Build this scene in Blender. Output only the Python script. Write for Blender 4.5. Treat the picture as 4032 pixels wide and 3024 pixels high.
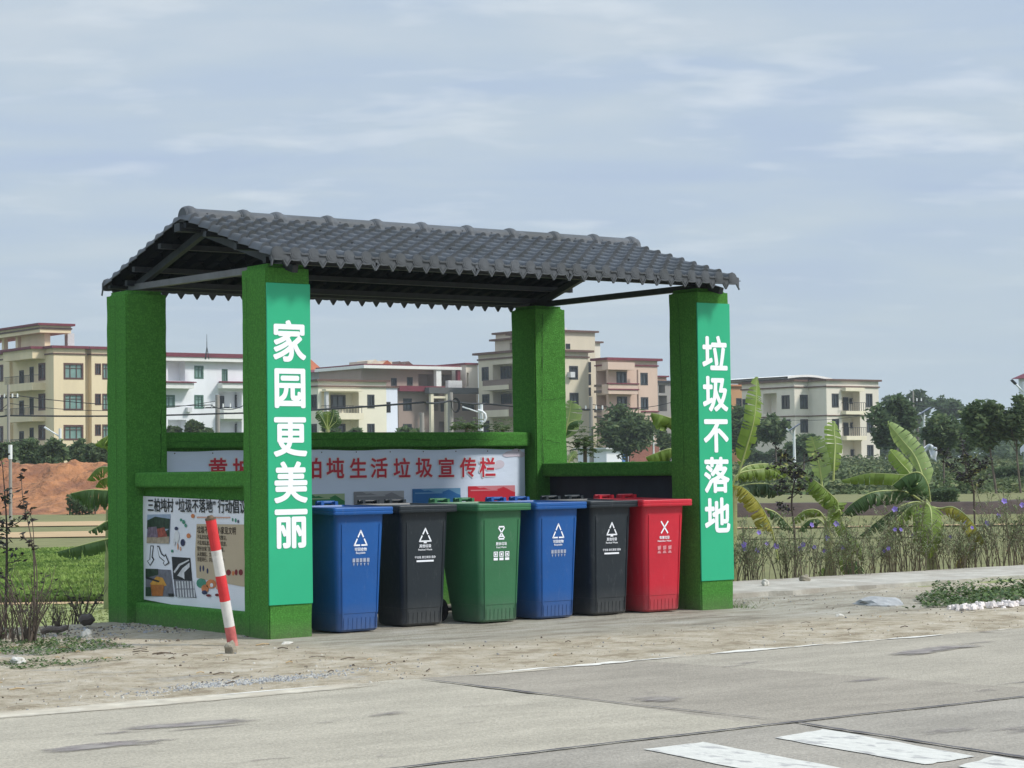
import bpy, bmesh, math, random
from mathutils import Vector, Matrix
from mathutils import noise as mnoise
random.seed(7)
for o in list(bpy.data.objects): bpy.data.objects.remove(o, do_unlink=True)
S = bpy.context.scene
COL = S.collection
rad = math.radians
V3 = Vector

# ------------------------------------------------------------------ camera
CAM = V3((-8.54, -14.831, 1.34)); YAW, PITCH, ROLL = rad(36.479), rad(2.228), rad(-0.752); FPX = 8414.3
FW = V3((math.sin(YAW)*math.cos(PITCH), math.cos(YAW)*math.cos(PITCH), math.sin(PITCH)))
_r = V3((math.cos(YAW), -math.sin(YAW), 0)); _u = _r.cross(FW)
RT = _r*math.cos(ROLL) + _u*math.sin(ROLL); UP = _u*math.cos(ROLL) - _r*math.sin(ROLL)
cd = bpy.data.cameras.new('camera'); cam = bpy.data.objects.new('camera', cd); COL.objects.link(cam)
mw = Matrix((RT, UP, -FW)).transposed().to_4x4(); mw.translation = CAM
cam.matrix_world = mw
cd.sensor_width = 36; cd.lens = FPX/4032*36; cd.clip_start = 0.1; cd.clip_end = 6000
S.camera = cam

# ------------------------------------------------------------------ world, sun, exposure
SUN_AZ, SUN_EL = rad(142), rad(46)          # azimuth clockwise from +Y
W = bpy.data.worlds.new('World'); S.world = W; W.use_nodes = True
nt = W.node_tree; nt.nodes.clear()
def N(t, **k):
    n = nt.nodes.new(t)
    for a, b in k.items(): setattr(n, a, b)
    return n
def L(a, b): nt.links.new(a, b)
out = N('ShaderNodeOutputWorld'); sky = N('ShaderNodeTexSky', sky_type='NISHITA', sun_disc=False)
sky.sun_elevation = SUN_EL; sky.sun_rotation = SUN_AZ; sky.air_density = 1.2; sky.dust_density = 2.5
bgs = N('ShaderNodeBackground'); bgs.inputs[1].default_value = 0.11; L(sky.outputs[0], bgs.inputs[0])
tc = N('ShaderNodeTexCoord'); sep = N('ShaderNodeSeparateXYZ'); L(tc.outputs['Generated'], sep.inputs[0])
def math_n(op, a, b=None):
    m = N('ShaderNodeMath', operation=op)
    for i, v in enumerate((a, b)):
        if v is None: continue
        if isinstance(v, (int, float)): m.inputs[i].default_value = v
        else: L(v, m.inputs[i])
    return m.outputs[0]
den = math_n('ADD', math_n('MAXIMUM', sep.outputs[2], 0.0), 0.17)
cx = math_n('DIVIDE', sep.outputs[0], den); cy = math_n('DIVIDE', sep.outputs[1], den)
# rotate so that bands lie across the view
ca, sa = math.cos(YAW), math.sin(YAW)
ru = math_n('SUBTRACT', math_n('MULTIPLY', cx, ca), math_n('MULTIPLY', cy, sa))
rv = math_n('ADD', math_n('MULTIPLY', cx, sa), math_n('MULTIPLY', cy, ca))
cmb = N('ShaderNodeCombineXYZ'); L(ru, cmb.inputs[0]); L(math_n('MULTIPLY', rv, 1.0), cmb.inputs[1])
def noise_n(scale, detail, rough, dist, loc=(0,0,0), stretch=(1,1,1)):
    mp = N('ShaderNodeMapping'); mp.inputs['Location'].default_value = loc; mp.inputs['Scale'].default_value = stretch
    L(cmb.outputs[0], mp.inputs[0])
    n = N('ShaderNodeTexNoise'); L(mp.outputs[0], n.inputs['Vector'])
    n.inputs['Scale'].default_value = scale; n.inputs['Detail'].default_value = detail
    n.inputs['Roughness'].default_value = rough; n.inputs['Distortion'].default_value = dist
    return n.outputs[0]
def ramp_n(fac, stops):
    r = N('ShaderNodeValToRGB'); L(fac, r.inputs[0]); e = r.color_ramp.elements
    while len(e) < len(stops): e.new(0.5)
    for x, (p, c) in zip(e, stops): x.position = p; x.color = (*c, 1) if len(c) == 3 else c
    return r.outputs[0]
n1 = noise_n(2.4, 6, 0.5, 0.2, (3.1, 1.7, 0), (0.75, 1.35, 1))
base = ramp_n(n1, [(0.30, (.335,.415,.565)), (0.45, (.37,.45,.565)), (0.58, (.41,.482,.562)), (0.74, (.475,.53,.585))])
n2 = noise_n(6.5, 4, 0.5, 0.15, (8.3, 4.4, 0), (0.7, 1.15, 1))
n3 = noise_n(1.9, 3, 0.5, 0.2, (1.3, 7.4, 0), (0.7, 1.2, 1))
wht = ramp_n(math_n('MULTIPLY', n2, math_n('ADD', n3, 0.5)), [(0.54, (0,0,0)), (0.80, (.5,.5,.5))])
mx = N('ShaderNodeMix', data_type='RGBA'); L(wht, mx.inputs['Factor']); L(base, mx.inputs[6]); mx.inputs[7].default_value = (.69,.72,.745,1)
# towards the horizon the cloud deck closes to an even pale grey
hz = N('ShaderNodeMapRange'); L(sep.outputs[2], hz.inputs[0]); hz.inputs[1].default_value = 0.02; hz.inputs[2].default_value = 0.14
hz.inputs[3].default_value = 1; hz.inputs[4].default_value = 0
mh = N('ShaderNodeMix', data_type='RGBA'); L(hz.outputs[0], mh.inputs['Factor']); L(mx.outputs[2], mh.inputs[6]); mh.inputs[7].default_value = (.385,.465,.54,1)
bgc = N('ShaderNodeBackground'); L(mh.outputs[2], bgc.inputs[0])
# the thin cloud is brighter high overhead
zb_ = N('ShaderNodeMapRange'); L(sep.outputs[2], zb_.inputs[0])
for i, v in enumerate((0.22, 0.75, 1.0, 1.8)): zb_.inputs[i+1].default_value = v
L(zb_.outputs[0], bgc.inputs[1])
ms = N('ShaderNodeMixShader'); ms.inputs[0].default_value = 0.9; L(bgs.outputs[0], ms.inputs[1]); L(bgc.outputs[0], ms.inputs[2]); L(ms.outputs[0], out.inputs[0])
sl = bpy.data.lights.new('sun', 'SUN'); so = bpy.data.objects.new('sun', sl); COL.objects.link(so)
sl.energy = 2.5; sl.angle = rad(9); sl.color = (1.0, 0.965, 0.91)
sdir = V3((math.sin(SUN_AZ)*math.cos(SUN_EL), math.cos(SUN_AZ)*math.cos(SUN_EL), math.sin(SUN_EL)))
so.rotation_euler = sdir.to_track_quat('Z', 'Y').to_euler()
S.view_settings.view_transform = 'Standard'; S.view_settings.look = 'None'; S.view_settings.exposure = 0.38; S.view_settings.gamma = 1
S.cycles.max_bounces = 6; S.cycles.transparent_max_bounces = 8; S.cycles.use_denoising = True

# ------------------------------------------------------------------ helpers
PXV = 4032/2212                                   # scale of the survey picture
def ray(x, y): return RT*((x-2016)/FPX) - UP*((y-1512)/FPX) + FW
def on(q, ax, val):
    d = ray(*q); return CAM + d*((val-CAM[ax])/d[ax])
def at(x, y, d): return CAM + ray(x*PXV, y*PXV)*d   # survey pixel + forward distance -> point
def Z(ox, oy, s): return lambda x, y: (ox+x/s, oy+y/s)
EF = V3((math.sin(YAW), math.cos(YAW), 0)); ER = V3((math.cos(YAW), -math.sin(YAW), 0))
def ud(x, y):
    p = V3((x-CAM.x, y-CAM.y, 0)); return p.dot(ER), p.dot(EF)
def pud(u, d, z=0.0):
    p = ER*u + EF*d; return V3((p.x+CAM.x, p.y+CAM.y, z))
def sstep(a, b, x):
    t = max(0.0, min(1.0, (x-a)/(b-a))); return t*t*(3-2*t)
def terrain(x, y):
    u, d = ud(x, y)
    z = -0.3*sstep(2.75, 4.0, y)
    r = sstep(-8, 3, u)
    zr = 0.4*sstep(56.5, 57.5, d) + 1.25*sstep(90, 240, d)
    zl = 1.65*sstep(108, 230, d)
    z += r*zr + (1-r)*zl if d > 50 else 0
    return z
def lin(r, g, b):
    f = lambda c: (c/255/12.92) if c/255 <= .04045 else ((c/255+.055)/1.055)**2.4
    return (f(r), f(g), f(b))

class MB:
    def __init__(s): s.v = []; s.f = []; s.m = []; s.sm = []
    def add(s, vs, fs, mi=0, smooth=False):
        o = len(s.v); s.v += [tuple(p) for p in vs]
        for f in fs: s.f.append([i+o for i in f]); s.m.append(mi); s.sm.append(smooth)
    def quad(s, a, b, c, d, mi=0): s.add([a,b,c,d], [(0,1,2,3)], mi)
    def poly(s, pts, mi=0): s.add(pts, [tuple(range(len(pts)))], mi)
    def box(s, a, b, mi=0):
        x0,y0,z0 = a; x1,y1,z1 = b
        if x0>x1: x0,x1=x1,x0
        if y0>y1: y0,y1=y1,y0
        if z0>z1: z0,z1=z1,z0
        vs=[(x0,y0,z0),(x1,y0,z0),(x1,y1,z0),(x0,y1,z0),(x0,y0,z1),(x1,y0,z1),(x1,y1,z1),(x0,y1,z1)]
        s.add(vs, [(0,3,2,1),(4,5,6,7),(0,1,5,4),(1,2,6,5),(2,3,7,6),(3,0,4,7)], mi)
    def beam(s, p, q, w, h, mi=0):              # square tube between two points
        p=V3(p); q=V3(q); t=(q-p).normalized(); a=V3((0,0,1)) if abs(t.z)<.95 else V3((0,1,0))
        sx=t.cross(a).normalized()*w/2; sz=sx.normalized().cross(t)*h/2
        vs=[p-sx-sz,p+sx-sz,p+sx+sz,p-sx+sz,q-sx-sz,q+sx-sz,q+sx+sz,q-sx+sz]
        s.add(vs,[(0,1,2,3),(7,6,5,4),(0,4,5,1),(1,5,6,2),(2,6,7,3),(3,7,4,0)],mi)
    def tube(s, pts, rs, n=6, mi=0, cap=True, smooth=True):
        pts=[V3(p) for p in pts]
        if not hasattr(rs,'__len__'): rs=[rs]*len(pts)
        rings=[]; vs=[]
        prev=None
        for i,p in enumerate(pts):
            t=(pts[min(i+1,len(pts)-1)]-pts[max(i-1,0)]).normalized()
            if prev is None:
                a=V3((0,0,1)) if abs(t.z)<.9 else V3((1,0,0)); x=t.cross(a).normalized()
            else:
                x=(prev-t*prev.dot(t)).normalized()
            prev=x; y=t.cross(x)
            for k in range(n):
                an=2*math.pi*k/n; vs.append(p+(x*math.cos(an)+y*math.sin(an))*rs[i])
        fs=[]
        for i in range(len(pts)-1):
            for k in range(n):
                a=i*n+k; b=i*n+(k+1)%n; fs.append((a,b,b+n,a+n))
        s.add(vs,fs,mi,smooth)
        if cap:
            s.add(vs[:n],[tuple(reversed(range(n)))],mi); s.add(vs[-n:],[tuple(range(n))],mi)
    def grid(s, P, mi=0, smooth=True, flip=False):      # P: rows of points
        h=len(P); w=len(P[0]); vs=[p for r in P for p in r]; fs=[]
        for i in range(h-1):
            for j in range(w-1):
                q=(i*w+j,i*w+j+1,(i+1)*w+j+1,(i+1)*w+j); fs.append(q[::-1] if flip else q)
        s.add(vs,fs,mi,smooth)
    def build(s, name, mats, parent=None, local=False):
        me=bpy.data.meshes.new(name)
        og=V3((0,0,0)) if (local or parent is None) else ORG.get(parent.name, V3((0,0,0)))
        me.from_pydata([(p[0]-og.x,p[1]-og.y,p[2]-og.z) for p in s.v],[],s.f)
        if not isinstance(mats,(list,tuple)): mats=[mats]
        for m in mats: me.materials.append(m)
        if len(mats)>1: me.polygons.foreach_set('material_index', s.m)
        me.polygons.foreach_set('use_smooth', s.sm)
        me.update()
        o=bpy.data.objects.new(name,me); COL.objects.link(o)
        if parent is not None: o.parent=parent; ORG[o.name]=og
        return o
ORG={}
def tag(o, label=None, cat=None, group=None, kind=None):
    for k,v in (('label',label),('category',cat),('group',group),('kind',kind)):
        if v: o[k]=v
    return o
def thing(name, label, cat, loc=(0,0,0), group=None):
    o=bpy.data.objects.new(name,None); COL.objects.link(o); o.location=loc; o.empty_display_size=.2
    ORG[o.name]=V3(loc); return tag(o,label,cat,group)
def bevel(o, w=.01, seg=2):
    m=o.modifiers.new('bevel','BEVEL'); m.width=w; m.segments=seg; m.limit_method='ANGLE'; m.angle_limit=rad(40); return o
def copy_tree(o, parent=None):
    c=o.copy(); COL.objects.link(c)
    if parent is not None: c.parent=parent
    for ch in list(o.children): copy_tree(ch,c)
    return c

# ------------------------------------------------------------------ materials
def mat(name, col, rough=.6, var=.12, scale=6, bump=0.0, bscale=40, stretch=None, spec=.4, detail=5, trans=0, col2=None, c2pos=(.45,.6), metal=0, dirt=None, bdist=.02):
    m=bpy.data.materials.new(name); m.use_nodes=True; t=m.node_tree; nn=t.nodes; p=nn['Principled BSDF']
    p.inputs['Roughness'].default_value=rough; p.inputs['Specular IOR Level'].default_value=spec; p.inputs['Metallic'].default_value=metal
    tcn=nn.new('ShaderNodeTexCoord'); src=tcn.outputs['Object']
    if stretch:
        mp=nn.new('ShaderNodeMapping'); mp.inputs['Scale'].default_value=stretch; t.links.new(src,mp.inputs[0]); src=mp.outputs[0]
    nz=nn.new('ShaderNodeTexNoise'); nz.inputs['Scale'].default_value=scale; nz.inputs['Detail'].default_value=detail; nz.inputs['Roughness'].default_value=.6
    t.links.new(src,nz.inputs['Vector'])
    r=nn.new('ShaderNodeValToRGB'); e=r.color_ramp.elements
    e[0].position=.3; e[1].position=.7
    e[0].color=(*[c*(1-var) for c in col],1); e[1].color=(*[min(1,c*(1+var)) for c in col],1)
    t.links.new(nz.outputs[0],r.inputs[0]); cout=r.outputs[0]
    if col2:
        n2=nn.new('ShaderNodeTexNoise'); n2.inputs['Scale'].default_value=scale*.37; n2.inputs['Detail'].default_value=6; n2.inputs['Roughness'].default_value=.62
        t.links.new(src,n2.inputs['Vector'])
        r2=nn.new('ShaderNodeValToRGB'); r2.color_ramp.elements[0].position=c2pos[0]; r2.color_ramp.elements[1].position=c2pos[1]
        t.links.new(n2.outputs[0],r2.inputs[0])
        mixn=nn.new('ShaderNodeMix'); mixn.data_type='RGBA'; t.links.new(r2.outputs[0],mixn.inputs['Factor']); t.links.new(cout,mixn.inputs[6]); mixn.inputs[7].default_value=(*col2,1); cout=mixn.outputs[2]
    if dirt:                                    # (colour, height it reaches in object z): splashed dirt near the foot
        sp=nn.new('ShaderNodeSeparateXYZ'); t.links.new(tcn.outputs['Object'],sp.inputs[0])
        mr=nn.new('ShaderNodeMapRange'); mr.inputs[1].default_value=0; mr.inputs[2].default_value=dirt[1]; mr.inputs[3].default_value=.75; mr.inputs[4].default_value=0
        t.links.new(sp.outputs[2],mr.inputs[0])
        nd=nn.new('ShaderNodeTexNoise'); nd.inputs['Scale'].default_value=9; nd.inputs['Detail'].default_value=7; nd.inputs['Roughness'].default_value=.7; t.links.new(tcn.outputs['Object'],nd.inputs['Vector'])
        mu=nn.new('ShaderNodeMath'); mu.operation='MULTIPLY'; t.links.new(mr.outputs[0],mu.inputs[0]); t.links.new(nd.outputs[0],mu.inputs[1])
        mixd=nn.new('ShaderNodeMix'); mixd.data_type='RGBA'; t.links.new(mu.outputs[0],mixd.inputs['Factor']); t.links.new(cout,mixd.inputs[6]); mixd.inputs[7].default_value=(*dirt[0],1); cout=mixd.outputs[2]
    t.links.new(cout,p.inputs['Base Color'])
    if bump:
        nb=nn.new('ShaderNodeTexNoise'); nb.inputs['Scale'].default_value=bscale; nb.inputs['Detail'].default_value=4
        t.links.new(src,nb.inputs['Vector']); b=nn.new('ShaderNodeBump'); b.inputs['Strength'].default_value=bump; b.inputs['Distance'].default_value=bdist
        t.links.new(nb.outputs[0],b.inputs['Height']); t.links.new(b.outputs[0],p.inputs['Normal'])
    if trans:
        tr=nn.new('ShaderNodeBsdfTranslucent'); t.links.new(cout,tr.inputs[0]); mxs=nn.new('ShaderNodeMixShader'); mxs.inputs[0].default_value=trans
        t.links.new(p.outputs[0],mxs.inputs[1]); t.links.new(tr.outputs[0],mxs.inputs[2]); t.links.new(mxs.outputs[0],nn['Material Output'].inputs[0])
    return m
TURF=mat('turf',(.092,.30,.055),.95,.34,70,.9,220,spec=.1,detail=3,col2=(.078,.255,.048),c2pos=(.5,.62),dirt=((.20,.18,.13),.16))
SIGN=mat('sign_green',(.022,.40,.20),.42,.05,2,.12,3)
WHITE=mat('white_vinyl',(.86,.88,.92),.5,.02,3)
TILE=mat('roof_tile',(.088,.097,.107),.62,.22,5,.15,60,spec=.3,col2=(.066,.072,.074),c2pos=(.45,.65))
UNDER_SHADE=mat('tile_underside_shade',(.012,.016,.022),.9,.15,6,spec=.1)  # shade below the roof put into the colour: lower tile side painted near black
STEEL=mat('dark_steel',(.026,.032,.038),.55,.25,8,.1,50)
STEEL2=mat('grey_steel',(.13,.135,.14),.5,.2,8)
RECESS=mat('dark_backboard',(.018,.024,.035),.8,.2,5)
def field_mat(): pass

# ------------------------------------------------------------------ text
def glyphs(body, size, bold=.0):
    c=bpy.data.curves.new('t','FONT'); c.body=body; c.size=1; c.offset=bold; c.align_x='CENTER'
    o=bpy.data.objects.new('t',c); COL.objects.link(o)
    dg=bpy.context.evaluated_depsgraph_get(); dg.update()
    me=bpy.data.meshes.new_from_object(o.evaluated_get(dg))
    vs=[(v.co.x,v.co.y) for v in me.vertices]; fs=[tuple(p.vertices) for p in me.polygons]
    bpy.data.objects.remove(o); bpy.data.meshes.remove(me)
    if not vs: return [],[]
    x0=min(v[0] for v in vs); x1=max(v[0] for v in vs); y0=min(v[1] for v in vs); y1=max(v[1] for v in vs)
    return [((x-(x0+x1)/2)*size,(y-(y0+y1)/2)*size) for x,y in vs], fs
def put_text(mb, body, size, org, ex, ey, bold=0.0, mi=0, squash=1.0, lift=None):
    # heavier strokes: the glyph is laid several times a hair apart
    vs,fs=glyphs(body,size); org=V3(org); ex=V3(ex); ey=V3(ey); n=ex.cross(ey)
    if ex.x==0: n=V3((-1,0,0))
    elif lift is None: n=V3((0,-1,0))
    ds=[(0,0)] if bold<=0 else [(bold*size*math.cos(k*.7854),bold*size*math.sin(k*.7854)) for k in range(8)]
    for i,(dx,dy) in enumerate(ds):
        mb.add([org+ex*(x*squash+dx)+ey*(y+dy)+n*(.00012*i) for x,y in vs],fs,mi)
EX,EZ=(1,0,0),(0,0,1); LX=(0,-1,0)

# ================================================================== GROUND
def spaced(a,b,step,lo,hi,gr=1.22):
    xs=[a+i*step for i in range(int((b-a)/step)+1)]
    s=step; x=xs[-1]
    while x<hi: s*=gr; x+=s; xs.append(x)
    s=step; x=xs[0]; pre=[]
    while x>lo: s*=gr; x-=s; pre.append(x)
    return pre[::-1]+xs
gx=spaced(-7,11,.09,-500,1300,1.13); gy=spaced(-3.7,5.2,.07,-150,1500,1.1)
def gz(x,y):
    z=terrain(x,y)
    if y<-3.62: return z-.04
    if -8<x<13 and y<5.5:
        n=mnoise.fractal(V3((x*1.3,y*1.6,3)),1,2,5); n2=mnoise.noise(V3((x*5,y*6,1)))
        rough=.016 if (x<-.3 or x>5.3) else .004
        rough*=sstep(-3.6,-3.1,y)
        z+=rough*(n+.5*n2)-.008*(1-sstep(-3.6,-3.2,y))
        if x>5.2 and -1.6<y<.8: z+=.03*sstep(-1.6,.2,y)
    return z
g=MB(); g.grid([[ (x,y,gz(x,y)) for x in gx] for y in gy])
def ground_mat():
    m=bpy.data.materials.new('ground_soil'); m.use_nodes=True; t=m.node_tree; nn=t.nodes; p=nn['Principled BSDF']; lk=t.links.new
    p.inputs['Roughness'].default_value=.95; p.inputs['Specular IOR Level'].default_value=.15
    tcn=nn.new('ShaderNodeTexCoord'); src=tcn.outputs['Object']; sp=nn.new('ShaderNodeSeparateXYZ'); lk(src,sp.inputs[0])
    def nz(sc,de=6,ro=.65,st=None):
        s=src
        if st:
            mp=nn.new('ShaderNodeMapping'); mp.inputs['Scale'].default_value=st; lk(src,mp.inputs[0]); s=mp.outputs[0]
        n=nn.new('ShaderNodeTexNoise'); n.inputs['Scale'].default_value=sc; n.inputs['Detail'].default_value=de; n.inputs['Roughness'].default_value=ro; lk(s,n.inputs['Vector']); return n.outputs[0]
    def rp(f,st):
        r=nn.new('ShaderNodeValToRGB'); lk(f,r.inputs[0]); e=r.color_ramp.elements
        while len(e)<len(st): e.new(.5)
        for x,(q,c) in zip(e,st): x.position=q; x.color=(*c,1)
        return r.outputs[0]
    def mth(op,a,b=None,cl=False):
        k=nn.new('ShaderNodeMath'); k.operation=op; k.use_clamp=cl
        for i,v in enumerate((a,b)):
            if v is None: continue
            if isinstance(v,(int,float)): k.inputs[i].default_value=v
            else: lk(v,k.inputs[i])
        return k.outputs[0]
    def mapr(v,a,b,c=0,d=1):
        k=nn.new('ShaderNodeMapRange'); lk(v,k.inputs[0])
        for i,q in enumerate((a,b,c,d)): k.inputs[i+1].default_value=q
        return k.outputs[0]
    def mix(f,a,b):
        k=nn.new('ShaderNodeMix'); k.data_type='RGBA'; lk(f,k.inputs['Factor'])
        for i,v in ((6,a),(7,b)):
            if isinstance(v,tuple): k.inputs[i].default_value=(*v,1)
            else: lk(v,k.inputs[i])
        return k.outputs[2]
    sand=rp(nz(3.2,9,.76),[(.40,(.34,.28,.195)),(.47,(.46,.395,.285)),(.53,(.53,.46,.345)),(.61,(.61,.55,.44))])
    blot=rp(nz(1.1,6,.7,(.7,1.6,1)),[(.50,(0,0,0)),(.66,(1,1,1))]); sand=mix(mth('MULTIPLY',blot,.4),sand,(.42,.375,.29))
    speck=rp(nz(38,3,.7),[(.62,(0,0,0)),(.72,(1,1,1))])
    sand=mix(mth('MULTIPLY',speck,.3),sand,(.22,.185,.145))
    grav=rp(nz(30,4,.7),[(.35,(.16,.16,.155)),(.5,(.33,.33,.32)),(.65,(.50,.50,.48))])
    gm=rp(nz(.9,5,.6,(.6,1.5,1)),[(.55,(0,0,0)),(.66,(1,1,1))])
    sand=mix(mth('MULTIPLY',gm,mapr(sp.outputs[0],-.4,-.9)),sand,grav)
    conc=rp(nz(2.2,9,.72,(.5,1.7,1)),[(.38,(.26,.235,.185)),(.47,(.375,.345,.275)),(.55,(.44,.41,.335)),(.64,(.51,.485,.42))])
    # concrete apron in front of the shelter: x -0.6..5.2, y > -2
    ey=mth('ADD',sp.outputs[1],mth('MULTIPLY',nz(1.1),1.6)); ex=mth('ADD',sp.outputs[0],mth('MULTIPLY',nz(1.3),1.2))
    f=mth('MULTIPLY',mapr(ey,-1.1,-.3),mth('MULTIPLY',mapr(ex,-.1,.9),mapr(ex,9.5,7.0)))
    near=mix(f,sand,conc)
    grass=rp(nz(.35,8,.7),[(.3,(.045,.085,.022)),(.5,(.08,.125,.035)),(.7,(.14,.165,.06))])
    bare=rp(nz(.12,6,.6),[(.58,(0,0,0)),(.68,(1,1,1))])
    grass=mix(mth('MULTIPLY',bare,.6),grass,(.26,.2,.12))
    col=mix(mapr(mth('ADD',sp.outputs[1],mth('MULTIPLY',nz(1.5),1.2)),3.7,4.3),near,grass)
    lk(col,p.inputs['Base Color'])
    b=nn.new('ShaderNodeBump'); b.inputs['Strength'].default_value=.9; b.inputs['Distance'].default_value=.05
    lk(nz(16,7,.75),b.inputs['Height']); lk(b.outputs[0],p.inputs['Normal'])
    return m
tag(g.build('ground',ground_mat()),kind='structure')

# ------------------------------------------------------------------ road
def road_mat(name, c, seed):
    m=mat(name,c,.9,.20,60,.5,70,spec=.15,detail=3,col2=tuple(k*.80 for k in c),c2pos=(.50,.80)); t=m.node_tree; nn=t.nodes; p=nn['Principled BSDF']; cin=p.inputs['Base Color'].links[0].from_socket
    tc_=nn.new('ShaderNodeTexCoord'); mp=nn.new('ShaderNodeMapping'); mp.inputs['Scale'].default_value=(.55,1.5,1); mp.inputs['Location'].default_value=(seed*3.1,0,0); t.links.new(tc_.outputs['Object'],mp.inputs[0])
    nz=nn.new('ShaderNodeTexNoise'); nz.inputs['Scale'].default_value=1.6; nz.inputs['Detail'].default_value=9; nz.inputs['Roughness'].default_value=.68; t.links.new(mp.outputs[0],nz.inputs['Vector'])
    rr=nn.new('ShaderNodeMapRange'); rr.inputs[1].default_value=.36; rr.inputs[2].default_value=.66; rr.inputs[3].default_value=.84; rr.inputs[4].default_value=1.10; t.links.new(nz.outputs[0],rr.inputs[0])
    vm=nn.new('ShaderNodeVectorMath'); vm.operation='SCALE'; t.links.new(cin,vm.inputs[0]); t.links.new(rr.outputs[0],vm.inputs['Scale']); t.links.new(vm.outputs[0],p.inputs['Base Color']); return m
R1=road_mat('road_concrete_warm',(.40,.365,.29),1); R2=road_mat('road_concrete_brown',(.315,.283,.23),2); R3=road_mat('road_concrete_grey',(.37,.336,.27),3); R4=road_mat('road_concrete_blue_grey',(.33,.302,.253),4)
rd=MB(); zr=.004
def jag(x0,x1,y,amp,step,seed):
    r=random.Random(seed); n=max(2,int(abs(x1-x0)/step)); return [(x0+(x1-x0)*i/n, y+(r.random()-.5)*2*amp) for i in range(n+1)]
edge=lambda a,b,s: [(x,y,zr) for x,y in jag(a,b,-3.47,.05,.12,s)]
rd.poly([(-60,-6.8,zr),(-.97,-6.8,zr)]+[(-.97+.03*i,-6.8+.8*i,zr) for i in range(1,4)]+[(-.9,-3.55,zr)]+edge(-.93,-60,1)[1:-1]+[(-60,-3.5,zr)],0)
rd.poly([(-.97,-6.8,zr),(1.43,-6.8,zr),(1.37,-6.45,zr),(.975,-4.0,zr),(.89,-3.6,zr),(.88,-3.5,zr)]+edge(.87,-.88,2)[1:]+[(-.9,-3.55,zr),(-.88,-4.4,zr),(-.91,-5.2,zr),(-.94,-6.0,zr)],1)
rd.poly([(1.43,-6.8,zr),(70,-6.8,zr),(70,-3.5,zr)]+edge(69,.88,3)+[(.89,-3.6,zr),(.975,-4.0,zr),(1.37,-6.45,zr)],2)
rd.poly([(-60,-11.5,zr),(70,-11.5,zr),(70,-6.8,zr),(-60,-6.8,zr)],3)
tag(rd.build('road',[R1,R2,R3,R4]),kind='structure')
TAR=mat('tar',(.085,.08,.083),.85,.3,10)
def strip(mb,pts,w,z,seed,wv=.5,mi=0,step=.07):
    r=random.Random(seed); P=[]
    for a,b in zip(pts,pts[1:]):
        a=V3((*a,0)); b=V3((*b,0)); n=max(1,int((b-a).length/step))
        for i in range(n): P.append(a.lerp(b,i/n))
    P.append(V3((*pts[-1],0))); A=[];B=[]
    off=0
    for i,p in enumerate(P):
        t=(P[min(i+1,len(P)-1)]-P[max(i-1,0)]).normalized(); s=V3((-t.y,t.x,0)); off=.8*off+.2*(r.random()-.5)*w*1.5
        e=min(1,.15+min(i,len(P)-1-i)/4)
        h=w*.42*(1-wv/2+wv*r.random())*e
        A.append((p+s*(h+off)).to_tuple()[:2]+(z,)); B.append((p+s*(off-h)).to_tuple()[:2]+(z,))
    mb.grid([B,A],mi,False)
jm=MB()
strip(jm,[(-60,-6.83),(-3.1,-6.82),(-1.6,-6.79),(-.8,-6.78),(.97,-6.79),(30,-6.8)],.035,.012,3)
strip(jm,[(-.95,-3.56),(-.93,-4.3)],.03,.012,4); strip(jm,[(-.955,-4.05),(-.93,-4.9)],.05,.0125,5)
strip(jm,[(-.92,-4.6),(-.9,-5.6),(-.8,-6.7)],.016,.0115,6,.9); strip(jm,[(-.8,-6.7),(-.86,-7.3),(-.93,-7.9),(-.99,-8.6),(-1.0,-11)],.04,.0125,7,.8)
strip(jm,[(4.9,-3.6),(5.1,-6.75)],.02,.0115,8,.9); 
tag(jm.build('road_joint',TAR),kind='structure')
def fuzzy(name,c,c2,sc=14):
    m=mat(name,c,.9,.3,sc,col2=c2,c2pos=(.42,.58)); t=m.node_tree; nn=t.nodes
    at_=nn.new('ShaderNodeAttribute'); at_.attribute_name='fade'; nz=nn.new('ShaderNodeTexNoise'); nz.inputs['Scale'].default_value=11; nz.inputs['Detail'].default_value=7; nz.inputs['Roughness'].default_value=.7
    tc_=nn.new('ShaderNodeTexCoord'); mp=nn.new('ShaderNodeMapping'); mp.inputs['Scale'].default_value=(.5,1.6,1); t.links.new(tc_.outputs['Object'],mp.inputs[0]); t.links.new(mp.outputs[0],nz.inputs['Vector'])
    ad=nn.new('ShaderNodeMath'); ad.operation='ADD'; t.links.new(at_.outputs['Fac'],ad.inputs[0]); t.links.new(nz.outputs[0],ad.inputs[1])
    mr=nn.new('ShaderNodeMapRange'); mr.inputs[1].default_value=.72; mr.inputs[2].default_value=1.12; t.links.new(ad.outputs[0],mr.inputs[0])
    tr=nn.new('ShaderNodeBsdfTransparent'); mxs=nn.new('ShaderNodeMixShader'); t.links.new(mr.outputs[0],mxs.inputs[0]); t.links.new(tr.outputs[0],mxs.inputs[1]); t.links.new(nn['Principled BSDF'].outputs[0],mxs.inputs[2]); t.links.new(mxs.outputs[0],nn['Material Output'].inputs[0]); return m
STAIN=fuzzy('old_oil_stain',(.16,.14,.13),(.25,.23,.205)); STAIN2=fuzzy('scraped_concrete',(.19,.165,.155),(.28,.255,.225)); DUST=fuzzy('pale_road_dust',(.50,.46,.37),(.45,.40,.31),6)
FADE_V=[]
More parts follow.
